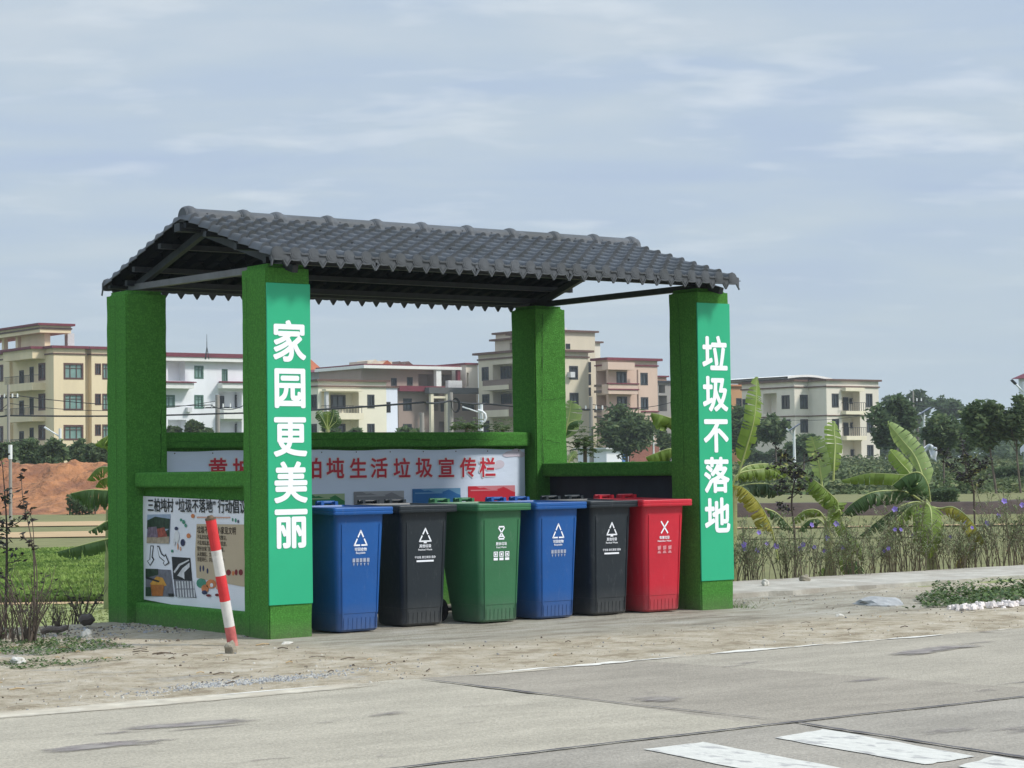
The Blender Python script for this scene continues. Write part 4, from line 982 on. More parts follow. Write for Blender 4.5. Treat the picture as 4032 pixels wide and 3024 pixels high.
b.coping(0,uN0,0,D_,H,MAROON); b.coping(uN1,W_,0,D_,H-.001,MAROON,.33); 
zb_=b.f(900,485)[1]; b.band(0,uN0,0,D_,zb_,BROWNC); b.band(uN1,W_,0,D_,zb_+.003,BROWNC,.095)
b.box('drainpipe',*( (lambda u:(u-.12,u+.12))(b.f(1132,600)[0])),.65,.85,-.5,zb_-.3,PIPE)
ll=b.rect('l',200,555,600,560)
for (ya,yb2,rl) in ((868,965,.75),(1285,1368,.75),(1690,1770,.7)):
    q=b.rect('l',215,ya,590,yb2); b.balcony('l',q[0],q[1],q[2],q[3],1.5,CREAM,.8)
q=b.rect('l',205,405,590,560); b.box('balcony_canopy',-1.5,-.002,q[0],q[1],q[2],q[3]-.05,CREAM); b.box('coping',-1.8,-.36,q[0]-.3,q[1]+.3,H+.002,H+.27,MAROON)
q=b.rect('l',118,500,165,1640); b.box('pilaster',-.35,-.003,q[0],q[1],-1,H-.01,CREAM)
# pergola and stair house on the roof
zt=b.l(200,130)[1]; za=b.l(200,250)[1]
f0=b.f(800,300,3)[0]
py0=b.l(285,300)[0]+1.2
b.body(-.2+.6,f0-1.2,3.2,9.5,H+.1,za,R(b,'f',(540,315,655,372,'rec')))
for px in (195,15,-160): 
    y=b.l(px,300)[0]; b.box('roof_column',.2,.7,y-.3,y+.3,H+.2,za,CREAM)
b.box('roof_slab',-.5,f0+.9,2.4,D_,za,zt-.25,CREAM); b.box('string_course',-.6,f0+1.0,2.3,D_+.1,(za+zt)/2-.12,(za+zt)/2+.05,BROWNC); b.box('coping',-.85,f0+1.25,2.05,D_+.3,zt-.25,zt,MAROON)
b.box('water_tank',f0+1.0,f0+1.8,3.5,4.3,H+.28,H+1.9,ACM)

# 2 -- white house with maroon tiled eaves
z3=Z(640,1300,3.686)
b=Bld('white_house','white tiled house with maroon eaves and green windows, seen between the two left pillars','' or z3,-210,400,236,WHT)
W_=b.f(1255,400)[0]; H=b.f(500,345)[1]; D_=11
fo=R(b,'f',(465,520,590,700,'wing'),(465,945,590,1135,'wing'),(865,570,940,742,'wing'),(20,945,175,1115,'wing'),(80,432,325,735,'rec'),(820,892,1150,1138,'rec'),(830,1325,1150,1520,'rec'),(80,1300,345,1520,'rec'))
b.body(0,W_,0,D_,-1,H-.6,fo)
a=b.f(300,400)[0]
def hiproof(b,x0,x1,y0,y1,z0,h,m,p=.8,name='roof'):
    mb=MB(); o=V3((b.c.x,b.c.y,b.zb)); i=min(x1-x0,y1-y0)*.32
    lo=[(x0-p,y0-p,z0),(x1+p,y0-p,z0),(x1+p,y1+p,z0),(x0-p,y1+p,z0)]; hi=[(x0+i,y0+i,z0+h),(x1-i,y0+i,z0+h),(x1-i,y1-i,z0+h),(x0+i,y1-i,z0+h)]
    mb.add([o+V3(v) for v in lo+hi],[(0,1,5,4),(1,2,6,5),(2,3,7,6),(3,0,4,7),(4,5,6,7),(3,2,1,0)]); return mb.build(name,m,b.root)
zr2=b.f(500,398)[1]; b.box('cornice',-.7,W_+.7,-.7,D_,zr2-.45,zr2,WTRIM); b.box('roof_edge',-.8,W_+.8,-.8,D_,zr2+.003,H+.05,MAROON); hiproof(b,0,W_,0,D_,H+.053,.25,MAROON,.6)
q=b.rect('f',-120,740,385,850); b.box('canopy_slab',q[0],q[1],-1.2,-.003,q[2],q[2]+.6,WTRIM)
def awning(b,u0,u1,z0,z1,dep,m):
    mb=MB(); o=V3((b.c.x,b.c.y,b.zb)); mb.add([o+V3(v) for v in ((u0-.2,-dep-.2,z0),(u1+.2,-dep-.2,z0),(u1-.2,-.005,z1),(u0+.2,-.005,z1),(u0-.2,-dep-.2,z0-.12),(u1+.2,-dep-.2,z0-.12),(u1-.2,-.005,z0-.12),(u0+.2,-.005,z0-.12))],[(0,1,2,3),(7,6,5,4),(4,5,1,0),(5,6,2,1),(7,4,0,3)]); return mb.build('awning',m,b.root)
awning(b,q[0],q[1],q[2]+.75,q[3],1.2,MAROON)
q=b.rect('f',795,742,1200,850); b.box('canopy_slab',q[0],q[1],-1.2,-.003,q[2],q[2]+.6,WTRIM); awning(b,q[0],q[1],q[2]+.75,q[3],1.2,MAROON)
for r_ in ((820,1140,1160,1200),(820,1215,1160,1290)):
    q=b.rect('f',*r_); b.balcony('f',q[0],q[1],q[2],q[3],1.1,WTRIM)
for r_ in ((820,960,880,1135),(1050,945,1130,1115),(1050,1365,1130,1500)):
    q=b.rect('f',*r_,off=1.3); b.window('f',*q,'wind',1.3-.16)
q=b.rect('f',335,1120,400,1190); b.box('air_conditioner',q[0],q[1],-.5,-.003,q[2],q[3],ACM)
mb=MB(); p=CAM+ray(*z3(645,345))*238; t=CAM+ray(*z3(642,60))*238; mid=p.lerp(t,.35)
for dx in (-.25,.25): mb.tube([p+V3((dx,0,-.6)),mid],.05,5)
mb.tube([p+V3((0,.3,-.6)),mid,t],[.05,.045,.02],5); mb.build('mast',FRD,b.root)

# 3 -- grey house with maroon flat eaves, and its neighbour
z4b=Z(1200,1250,2.949)
b=Bld('grey_house','low grey house with a long maroon eave behind the cream two storey house','' or z4b,215,560,262,wallm('light_grey_render',172,175,180))
W_=b.f(1075,560)[0]; H=b.f(600,640)[1]
b.body(0,W_,0,9,-1,H,R(b,'f',(350,690,410,720,'wind'),(440,690,490,720,'wind'),(620,650,830,720,'rec'),(855,690,900,900,'wind')))
zt=b.f(500,580)[1]; hiproof(b,0,b.f(620,580)[0],-.5,9,H+.003,zt-H-.1,MAROON,1.0)
q=b.rect('f',820,560,1100,605); b.box('cornice',b.f(640,600)[0],W_+.6,-1.1,9,H+.004,q[2]+.35,WTRIM); hiproof(b,b.f(660,600)[0],W_,-.6,9,q[2]+.36,.45,MAROON,.8)
for px in (840,1045): u=b.f(px,700)[0]; b.box('column',u-.22,u+.22,-.9,-.45,0,H,MAROON)
u0,u1=b.f(850,680)[0],b.f(1050,680)[0]; q=b.rect('f',850,662,1050,690); b.box('beam',u0,u1,-.85,-.55,q[2],q[3],WTRIM)
b=Bld('grey_house','grey brown two storey house with maroon parapets, left of the tall tan house','' or z4b,1085,800,245,wallm('dun_render',156,138,128))
W_=b.f(1990,800)[0]; H=b.f(1400,815)[1]; HT=b.f(1500,600)[1]
b.body(0,W_,0,11,-1,H,R(b,'f',(1145,945,1240,1080,'wind'),(1145,1240,1240,1320,'wind'),(1405,960,1550,1085,'rec'),(1830,1000,1960,1080,'wind'),(1580,1000,1650,1090,'wind'),(1560,1210,1700,1340,'rec')))
x0=b.f(1265,700)[0]; b.body(x0-6,W_-2.2,1.8,11,H+.01,HT,R(b,'f',(1105,700,1165,785,'wind'),(1290,690,1350,780,'wind'),(1420,650,1600,790,'rec'),(1640,655,1850,790,'rec')))
zc=b.f(1300,545)[1]
b.box('cornice',x0-6.4,W_-1.6,.6,11.4,HT,HT+.35,WTRIM); b.box('roof_edge',x0-6.3,W_-1.7,.7,11.3,HT+.352,zc,MAROON)
u=b.f(1600,700)[0]; b.box('column',u-.35,u+.35,.75,1.3,H+.02,HT,WTRIM); u=b.f(1835,700)[0]; b.box('column',u-.2,u+.2,.75,1.2,H+.02,HT,MAROON)
q=b.rect('f',1085,800,1580,862); b.box('canopy',q[0]-.4,q[1],-.9,-.003,q[2],q[3],MAROON); q=b.rect('f',1345,822,2000,890); b.box('canopy',q[0],q[1]+.5,-1.8,-.905,q[2],q[3],wallm('weathered_concrete',98,98,98))
for px in (1385,1560): u=b.f(px,1000)[0]; b.box('column',u-.2,u+.2,-1.7,-1.3,-1,b.f(px,890)[1],CTRIM)
q=b.rect('f',1390,920,1560,945); b.box('beam',q[0],q[1],-1.65,-1.35,q[2],q[3],CTRIM)
mb=MB(); o=V3((b.c.x,b.c.y,b.zb))
def gable(mb,x0,x1,y0,y1,z0,h):
    xm=(x0+x1)/2; mb.add([o+V3(v) for v in ((x0,y0,z0),(x1,y0,z0),(xm,y0,z0+h),(x0,y1,z0),(x1,y1,z0),(xm,y1,z0+h))],[(0,1,2),(5,4,3),(0,2,5,3),(2,1,4,5)])
b.box('attic_wall',b.f(1110,520)[0],b.f(1400,520)[0],7,11,zc,zc+.7,TANW)
for (p0,p1,py) in ((1075,1290,470),(1250,1420,480),(1420,1560,490),(1500,1690,490)):
    mb=MB(); gable(mb,b.f(p0,520)[0],b.f(p1,520)[0],5.5+p0*.001,10.5,zc+.02,b.f(p0,py)[1]-zc+.15); mb.build('gable_roof',ORANGE if p0 in(1250,) else TANW if p0==1075 else BROWNC,b.root)
q=b.rect('f',1685,785,1845,820); b.box('water_tank',q[0],q[1],.3,.9,H+.01,H+.9,ACM)
b=Bld('house','narrow cream house between the grey house and the tall tan house','' or z4b,1870,545,252,CREAM2)
W_=b.f(2010,545)[0]; H=b.f(1900,548)[1]; b.body(0,W_,0,8,-1,H,R(b,'f',(1880,640,1905,800,'rec'))); b.coping(0,W_,0,8,H,MAROON,.25,.2)
b=Bld('house','small cream house with an orange tiled roof above the cream two storey house','' or z4b,-60,690,268,CREAM2)
W_=b.f(205,690)[0]; H=b.f(150,682)[1]; b.body(0,W_,0,8,-1,H,R(b,'f',(80,740,150,800,'wind'))); hiproof(b,0,W_,0,8,H,2.2,ORANGE,.7)
# 4 -- cream two storey house
b=Bld('cream_house','cream two storey house with a wide front balcony and a brown roof band','' or z4b,155,740,214,mat('warm_cream_render',lin(228,221,200),.85,.04,.6))
W_=b.f(945,740)[0]; D_=b.l(-150,740)[0]; H=b.f(300,742)[1]
b.body(0,W_,0,D_,-1.2,H,R(b,'f',(195,868,628,1108,'rec'),(730,900,805,1050,'wind'),(195,1190,628,1400,'rec'),(730,1238,808,1400,'wind')),R(b,'l',(75,900,140,1060,'wind'),(75,1240,140,1380,'wind')))
b.coping(0,W_,0,D_,H,BROWNC,.3,.2); b.band(0,W_,0,D_,b.f(300,806)[1],BROWNC,.15,.14)
q=b.rect('f',300,905,460,1055,off=1.3); b.window('f',*q,'wind',1.3-.16); q=b.rect('f',300,1240,460,1400,off=1.3); b.window('f',*q,'wind',1.3-.16)
q=b.rect('f',190,1112,630,1186); b.balcony('f',q[0],q[1],q[2],q[3],.9,CTRIM,.7); q=b.rect('f',190,800,628,858); b.box('balcony_canopy',q[0],q[1],-.9,-.16,q[2],q[3]-.3,CTRIM)
u=b.f(228,1000)[0]; b.box('column',u-.15,u+.15,-.6,-.2,b.f(228,1112)[1],b.f(228,862)[1],PIPE)
x0=W_+.003; x1=b.f(1075,820,2.0)[0]; b.body(x0,x1,2.0,9.5,-1.2,b.f(1000,818,2)[1],[(*b.rect('f',948,985,992,1100,off=2.0),'wind')],m=PALEB); b.coping(x0+.3,x1,2,9.5,b.f(1000,818,2)[1],BROWNC,.15,.15)

# 5 -- tall tan house
z5b=Z(1850,1250,2.602)
b=Bld('apartment_house','tall tan house with stepped roof blocks, partly behind the back right pillar','' or z5b,610,355,240,TANW)
W_=b.f(1212,355)[0]; D_=b.l(85,355)[0]; H=b.f(1000,355)[1]
b.body(0,W_,0,D_,-1.5,H,R(b,'f',(1020,500,1105,632,'wind'),(1025,775,1110,910,'wind'),(800,500,885,632,'wind'),(800,775,885,910,'wind')),R(b,'l',(125,512,192,645,'wind'),(130,790,200,920,'wind'),(235,477,470,745,'rec'),(240,757,470,1020,'rec'),(130,1060,200,1200,'wind'),(240,1030,470,1250,'rec')))
b.coping(0,W_,0,D_,H,BROWNC,.5,.25); b.band(0,W_,0,D_,b.f(1000,412)[1],BROWNC,.12,.18); b.band(0,W_,0,D_,b.f(1150,945)[1],BROWNC,.12,.14)
for r_ in ((210,640,480,745),(210,892,480,1020)):
    q=b.rect('l',*r_); b.balcony('l',q[0],q[1],q[2],q[3],1.1,GBROWN,None); 
    q2=b.rect('l',r_[0],r_[1]+58,r_[2],r_[3]); b.box('balcony_slab',-1.25,-1.103,q2[0],q2[1],q2[2],q2[3],TANW)
for r_ in ((325,505,430,625),(330,785,430,885)):
    q=b.rect('l',*r_,off=1.3); b.window('l',*q,'wind',1.3-.16)
D2=b.l(150,300)[0]; b.body(1.5,W_*.55,1.2,D2,H+.26,b.l(160,240)[1],(),R(b,'l',(300,255,330,330,'rec'))); b.coping(1.5,W_*.55,1.2,D2,b.l(160,240)[1],BROWNC,.5,.22)
D3=b.l(235,200)[0]; zz=b.l(240,178)[1]; b.body(2.5,W_*.5,2,D3,b.l(160,240)[1]+.23,zz); b.coping(2.5,W_*.5,2,D3,zz,BROWNC,.4,.2)
D4=b.l(390,110)[0]; z5_=b.l(385,75)[1]; b.body(3,W_*.4,2.5,D4,zz+.21,z5_); b.coping(3,W_*.4,2.5,D4,z5_,BROWNC,.45,.22)
# set back taller part on the right
u0=b.f(800,200,5)[0]; u1=b.f(1282,200,5)[0]; zz=b.f(1100,152,5)[1]
b.body(W_*.56,u1,5,D_+3,-1.5,zz,[(*b.rect('f',1218,460,1238,560,off=5),'wind'),(*b.rect('f',1218,580,1238,690,off=5),'wind'),(*b.rect('f',1218,720,1238,800,off=5),'wind'),(*b.rect('f',985,272,1025,320,off=5),'wind')]); b.coping(W_*.56,u1,5,D_+3,zz,BROWNC,.35,.22)
u2=b.f(1335,260,8)[0]; zz=b.f(1300,262,8)[1]; b.body(u1+.4,u2,8,D_+3,-1.5,zz,m=CREAM2); b.coping(u1+.4,u2,8,D_+3,zz,BROWNC,.3,.2)
q=b.rect('f',1000,560,1045,615); b.box('air_conditioner',q[0],q[1],-.6,-.003,q[2],q[3],ACM)
p=b.f(1038,150,5); b.box('roof_pipe',p[0]-.2,p[0]+.2,6,6.4,b.f(1100,152,5)[1]+.2,b.f(1038,100,5)[1],ACM)

# 6 -- pink house
b=Bld('pink_house','pink three storey house with front balconies, between the two right pillars','' or z5b,1415,430,243,PINK)
W_=b.f(1920,430)[0]; D_=b.l(1288,430)[0]*1.0; H=b.f(1600,440)[1]
b.body(0,W_,0,D_,-1.5,H,R(b,'f',(1505,560,1605,680,'wind'),(1510,815,1608,925,'wind'),(1740,570,1820,690,'wind'),(1745,820,1825,940,'wind'),(1510,1060,1608,1200,'wind'),(1745,1070,1825,1200,'wind')),R(b,'l',(1300,545,1400,690,'rec'),(1300,795,1400,955,'rec'),(1300,1045,1400,1200,'rec')))
b.coping(0,W_,0,D_,H,MAROON,.45,.28); b.band(0,W_,0,D_,b.f(1600,497)[1],MAROON,.12,.16); b.band(0,W_,0,D_,b.f(1800,970)[1],MAROON,.12,.14)
for r_ in ((1420,685,1725,785),(1420,935,1725,1030)):
    q=b.rect('f',*r_,off=-1.2); b.balcony('f',q[0],q[1],q[2],q[3],1.2,PINK); b.box('balcony_edge',q[0]-.1,q[1]+.1,-1.3,-1.0,q[3],q[3]+.14,MAROON); b.box('balcony_edge',q[0]-.1,q[1]+.1,-1.28,-1.203,(q[2]+q[3])/2-.1,(q[2]+q[3])/2+.05,MAROON)
q=b.rect('f',1415,495,1690,535,off=-1.2); b.box('balcony_canopy',q[0],q[1],-1.2,-.13,q[2],q[3]+.4,PINK)
for z_ in (700,760,960,1020): 
    q=b.rect('l',1290,z_-14,1415,z_+10); b.box('balcony_edge',-.25,-.003,q[0],q[1],q[2],q[3],GBROWN)
u=b.f(1673,600)[0]; b.box('column',u-.15,u+.15,-1.1,-.8,-1,b.f(1673,540)[1],PINK)
b=Bld('house','narrow grey house between the pink house and the last pillar','' or z5b,1928,672,262,GREY)
W_=b.f(2075,672)[0]; H=b.f(1980,668)[1]; b.body(0,W_,0,9,-1.5,H,R(b,'f',(1935,690,2000,775,'rec'),(1935,800,2020,960,'rec'))); b.coping(0,W_,0,9,H,FRD,.3,.25)
b.body(0,b.f(2015,640,2)[0],2,8,H+.26,b.f(1980,612,2)[1],m=wallm('rose_render',185,150,130)); b.coping(0,b.f(2015,640,2)[0],2,8,b.f(1980,612,2)[1],MAROON,.25,.18)

# 8 -- cream house on the right
z6b=Z(2850,1400,3.016)
b=Bld('apartment_house','cream three storey house with a white curved roof shed, right of the last pillar','' or z6b,1215,300,246,CREAM2)
W_=b.f(1835,300)[0]; H=b.f(1500,305)[1]; y1=b.l(1000,300)[0]
b.body(0,W_,0,13,-1.2,H,R(b,'f',(1285,455,1360,612,'wind'),(1690,455,1762,612,'wind'),(1290,755,1365,910,'wind'),(1700,755,1770,910,'wind'),(1705,1065,1775,1215,'wind'),(1400,430,1615,692,'rec'),(1405,725,1620,990,'rec'),(1412,1012,1635,1250,'rec'),(1290,1065,1365,1215,'wind')))
x2=(on(z6b(835,300),1,b.c.y+y1)).x-b.c.x
b2y=y1; 
def lrect(r_,x): 
    a=[on(z6b(px,py),0,b.c.x+x) for px,py in ((r_[0],r_[1]),(r_[2],r_[1]),(r_[0],r_[3]),(r_[2],r_[3]))]
    ys=sorted(((a[0].y+a[2].y)/2-b.c.y,(a[1].y+a[3].y)/2-b.c.y)); zs=sorted(((a[0].z+a[1].z)/2-b.zb,(a[2].z+a[3].z)/2-b.zb)); return (*ys,*zs)
y3=on(z6b(212,330),0,b.c.x+x2).y-b.c.y
fr=[]
for r_ in ((905,470,995,630),(910,760,998,912),(915,1060,998,1210)):
    u=on(z6b(r_[0],r_[1]),1,b.c.y+y1); v=on(z6b(r_[2],r_[3]),1,b.c.y+y1); fr.append((u.x-b.c.x,v.x-b.c.x,v.z-b.zb,u.z-b.zb,'wind'))
b.body(x2,-.003,y1,y3,-1.2,H,fr,[(*lrect(r_[:4],x2),r_[4]) for r_ in ((690,475,780,630,'wind'),(695,762,790,905,'wind'),(465,448,628,690,'rec'),(470,730,628,960,'rec'),(225,520,280,680,'wind'))])
b.coping(0,W_,0,13,H,BROWNC,.3,.22); b.coping(x2,-.4,y1,y3,H+.002,BROWNC,.3,.215); zz=b.f(1500,378)[1]; b.band(0,W_,0,13,zz,BROWNC,.12,.15); b.band(x2,-.2,y1,y3,zz+.002,BROWNC,.12,.15); zz=b.f(1300,718)[1]; b.band(0,W_,0,13,zz,BROWNC,.1,.12); b.band(x2,-.2,y1,y3,zz+.002,BROWNC,.1,.12)
for r_ in ((1395,660,1625,700),(1400,955,1640,1005)):
    q=b.rect('f',*r_); b.balcony('f',q[0],q[1],q[2],q[3],.8,CTRIM,.95)
q=b.rect('f',1390,385,1615,425); b.box('balcony_canopy',q[0],q[1],-.8,-.13,q[2],q[3],CTRIM)
for r_ in ((1415,500,1465,650),(1490,510,1530,570),(1500,800,1535,860),(1505,1120,1545,1190),(1420,800,1465,950)):
    q=b.rect('f',*r_,off=1.3); b.window('f',*q,'wind',1.3-.16)
mb=MB(); o=V3((b.c.x,b.c.y,b.zb)); P=[]
xa=x2-0; xb=b.f(1290,270,4)[0]; za=b.f(900,250,6)[1]
for i in range(11):
    t=i/10; x=xa+(xb-xa)*t; zc_=za-.1+.30*math.sin(math.pi*t)-.15*t
    P.append([o+V3((x,4,zc_)),o+V3((x,16,zc_)),])
mb.grid(P); mb.grid([[p-V3((0,0,.25)) for p in row] for row in P],flip=True); mb.grid([[row[0],row[0]-V3((0,0,.25))] for row in P]); 
mb.build('curved_roof',WTRIM,b.root)
b.box('roof_shed',xa+.6,xb-3,5,15,H+.23,za-.1,GREY); b.box('roof_shed_opening',xa+.55,xa+.59,9,12.5,H+.4,za-.4,DOOR)
b=Bld('house','orange rendered house peeping out left of the tall upright banana leaf','' or z6b,-60,370,262,wallm('orange_render',192,148,108))
W_=b.f(235,370)[0]; H=b.f(100,365)[1]; b.body(0,W_,0,9,-1.2,H,R(b,'f',(20,470,85,640,'wind'),(150,510,210,660,'wind'))); b.coping(0,W_,0,9,H,wallm('orange_coping',185,130,92),.3,.22); b.band(0,W_,0,9,b.f(100,685)[1],BROWNC,.1,.12)
z7=Z(3350,1400,2.553)
b=Bld('house','white house with a maroon tiled roof cut by the right edge of the view','' or z7,2426,200,205,WHT)
H=b.f(2426,195)[1]; b.body(0,9,0,9,-1,H,[(1.2,2.4,H-3,H-1.5,'wind')]); hiproof(b,0,9,0,9,H,2.0,MAROON,.5)
# small sheds and a brick wall under the trees
b=Bld('shed','small white shed with a blue door under the round tree','' or z5b,1400,1350,185,WHT); H=b.f(1500,1350)[1]; W_=b.f(1625,1350)[0]
b.body(0,W_,0,4,-1.5,H,[]); b.box('door',*(lambda q:(q[0],q[1],-.06,-.003,-1,q[3]))(b.rect('f',1560,1380,1618,1470)),mat('blue_sheet',lin(88,128,190),.5)); b.coping(0,W_,0,4,H,wallm('pale_sheet',205,205,205),.3,.15)
b=Bld('brick_wall','bare red brick wall behind the round tree, between the two right pillars','' or z5b,1640,1310,200,mat('red_brick',lin(140,92,78),.9,.25,6)); b.body(0,b.f(1940,1310)[0],0,.4,-1.5,b.f(1800,1300)[1]); b.root['category']='wall'; b.coping(0,b.f(1940,1310)[0],0,.4,b.f(1800,1300)[1],GREY,.08,.12)

# ================================================================== POLES, WIRES, STREET LAMPS
CONCP=mat('concrete_pole',lin(150,145,138),.9,.1,2); WPOLE=mat('white_lamp_paint',lin(225,228,228),.4,.04,3); WIRE=mat('black_cable',(.02,.02,.022),.7)
def upole(label,x,y,d,r=.13,arm=1.0):
    t=at(x/PXV,y/PXV,d); zb=terrain(t.x,t.y)-.2; root=thing('utility_pole',label,'pole',(t.x,t.y,zb),'concrete utility poles')
    mb=MB(); mb.tube([(t.x,t.y,zb),tuple(t)],[r*1.25,r],8); mb.build('shaft',CONCP,root)
    if arm:
        mb=MB(); a=t-V3((0,0,.9)); mb.beam(a-ER*arm,a+ER*arm,.09,.09); mb.build('crossarm',FRD,root)
        for k in (-.9,-.4,.4,.9):
            i=MB(); q=a+ER*(k*arm); i.tube([q,q+V3((0,0,.28))],[.07,.05],6); i.build('insulator',WTRIM,root)
    return t
tops=[upole('dark slim utility pole in front of the big cream house at the left edge',33,1515,150,.10,.7),upole('utility pole with crossarm in front of the white house between the left pillars',856,1555,152,.16,1.0),upole('short pale utility pole in front of the grey brown house',1661,1625,120,.13,0),upole('pale utility pole carrying a hanging cable coil',1773,1545,132,.16,0),upole('utility pole with crossarm in front of the corner of the tall tan house',2326,1562,150,.13,.9)]
tops.append(upole('thin utility pole rising behind the trees at the right',3595,1540,190,.08,.8))
def cable(label,pts,r=.035,sag=.4):
    mb=MB(); P=[]
    for a,b_ in zip(pts,pts[1:]):
        for i in range(16): t=i/16; P.append(a.lerp(b_,t)-V3((0,0,sag*4*t*(1-t))))
    P.append(pts[-1]); mb.tube(P,r,5); o=mb.build('cable',WIRE); tag(o,label,'cable','overhead cables between the utility poles'); return o
fA=lambda z,x,y,d: CAM+ray(*z(x,y))*d
cable('thick black overhead cable crossing low in front of the houses',[fA(z1,-300,1278,150),fA(z1,110,1281,150),fA(z3,790,1213,151.5),fA(z4b,1380,985,121),fA(z4b,1690,965,131.5),fA(z4b,2100,1000,150),fA(z5b,1235,945,149)],.06,.1)
cable('thin overhead wire sagging across the left house fronts at window height',[fA(z1,-300,1010,150),fA(z1,120,1005,150.2),fA(z3,700,1085,151.8),fA(z3,1200,1080,150)],.03,.35)
cable('faint wire just above the thick cable, over the left house',[fA(z1,-300,1130,150),fA(z1,110,1120,150.4),fA(z3,770,1030,152.2)],.022,.6)
cable('thin wire running from the tan house corner towards the last pillar',[fA(z5b,1235,885,150),fA(z5b,2100,860,150)],.022,.4)
cable('thin wire in front of the right cream house',[fA(z6b,-100,640,180),fA(z7,620,480,190)],.02,1.2); cable('pair of thin wires above the young trees at the right',[fA(z7,620,490,190),fA(z7,1900,470,190)],.03,.6)
mb=MB()
for k in range(4):
    c=fA(z4b,1745,1020,131.8); P=[c+ER*((.22+.015*k)*math.cos(t*.5236))+V3((.01*k,-.02*k,(.40+.02*k)*math.sin(t*.5236))) for t in range(13)]; mb.tube(P,.022,5)
tag(mb.build('cable_coil',WIRE),'coil of spare black cable hanging from the pale utility pole','cable')
def lamp(label,base,d,top,arm_tip,panel=True,post_w=.07,hm=None):
    t=CAM+ray(*top)*d; a=CAM+ray(*arm_tip)*d; zb=terrain(t.x,t.y)-.2
    root=thing('street_lamp',label,'street lamp',(t.x,t.y,zb),'solar street lamps beyond the shelter')
    mb=MB(); mb.tube([(t.x,t.y,zb),tuple(t)],[post_w*1.3,post_w],8); mb.build('post',WPOLE,root)
    j=t-V3((0,0,.5)); mb=MB(); mb.tube([j,j.lerp(a,.7)],[.05,.04],6); mb.build('arm',WPOLE,root)
    mb=MB(); dv=(a-j).normalized(); mb.beam(j.lerp(a,.68),a,.26,.08); mb.build('lamp_head',hm or WPOLE,root)
    if panel:
        mb=MB(); q=t+V3((0,0,.05)); n=ER.copy(); mb.beam(q-ER*.3+V3((0,0,-.25)),q+ER*.35+V3((0,0,.15)),.9,.04); mb.build('solar_panel',mat('solar_panel',lin(70,78,92),.3),root)
    return t
lamp('white street lamp in front of the big cream house at the left',None,128,z1(785,1450),z1(580,1432),False,.09)
t=lamp('white street lamp with a curved bracket in front of the tall tan house',None,120,z4b(2050,1010),z4b(1830,1035),False,.09)
mb=MB(); P=[fA(z4b,*q,119.8) for q in ((2010,1075),(2060,1090),(2095,1120),(2105,1165),(2090,1205),(2065,1222))]; mb.tube(P,.075,6); mb.build('bracket',WPOLE,[o for o in bpy.data.objects if o.get('label','').startswith('white street lamp with a curved')][0])
lamp('pale blue white street lamp left of the right cream house, above the banana plants',None,120,z6b(832,850),z6b(745,868),True,.07)
lamp('small white lamp post right of the round tree',None,150,z5b(1878,1165),z5b(1855,1185),False,.06)
lamp('white street lamp among the young trees on the right',None,115,z7(735,560),z7(690,575),True,.06)
lamp('tall street lamp with a dark head at the right edge of the view',None,95,z7(1746,262),z7(1615,245),False,.08,FRD)
# marker post in front of the soil heap
t=fA(Z(0,1700,1.844),75,95,75); zb=terrain(t.x,t.y); rt=thing('marker_post','grey post with a white top in front of the red soil heap','post',(t.x,t.y,zb-.1))
m_=t.lerp(V3((t.x,t.y,zb)),.19); mb=MB(); mb.tube([(t.x,t.y,zb-.1),tuple(m_)],[.065,.06],8); mb.build('shaft',CONCP,rt); mb=MB(); mb.tube([tuple(m_),tuple(t)],[.075,.075],8); mb.build('white_band',WPOLE,rt)
# red and white stake with a torn white sheet
t=fA(z7,738,850,92); zb=terrain(t.x,t.y)-.1; rt=thing('stake','thin red and white stake among the young trees on the right','post',(t.x,t.y,zb))
mb=MB(); q=[V3((t.x,t.y,zb+(t.z-zb)*k)) for k in (0,.35,.7,1)]; mb.tube(q[:2],.045,6); mb.tube(q[2:],.045,6); mb.build('white_band',CONCP,rt); mb=MB(); mb.tube(q[1:3],.047,6); mb.build('red_band',PRF,rt)
mb=MB(); P=[]
for j in range(7):
    P.append([fA(z7,690+175*i/9+6*math.sin(j),905+14*j+18*math.sin(i*.9)+(10*j if i>5 else -4*j),91.9+.12*math.sin(i*1.9+j)) for i in range(10)])
mb.grid(P); sh_=mb.build('plastic_sheet',mat('torn_white_plastic',lin(205,210,215),.5,.06,2)); md=sh_.modifiers.new('solid','SOLIDIFY'); md.thickness=.01; tag(sh_,'torn white plastic sheet caught on the red and white stake','sheet')

# ================================================================== VEGETATION
LEAFD=[mat('tree_leaf_dark',(.085,.13,.06),.7,.35,.9,trans=.45,spec=.25),mat('tree_leaf_mid',(.13,.185,.08),.7,.35,.9,trans=.45,spec=.25),mat('tree_leaf_light',(.20,.25,.11),.7,.3,.9,trans=.45,spec=.25)]
BARK=mat('bark',(.13,.105,.08),.9,.3,4,.5,15); BARKD=mat('dark_bark',(.07,.055,.045),.9,.3,4)
def leafquad(mb,p,s,r,mi,flat=.5):
    a=V3((r.gauss(0,1),r.gauss(0,1),r.gauss(0,flat))).normalized(); b=V3((r.gauss(0,1),r.gauss(0,1),r.gauss(0,1)))
    b=(b-a*b.dot(a)).normalized(); a*=s*r.uniform(.6,1.3); b*=s*.42*r.uniform(.7,1.3); c=a.cross(b).normalized()*s*.12
    mb.add([p-a,p+b+c,p+a*1.0,p-b+c],[(0,1,2,3)],mi)
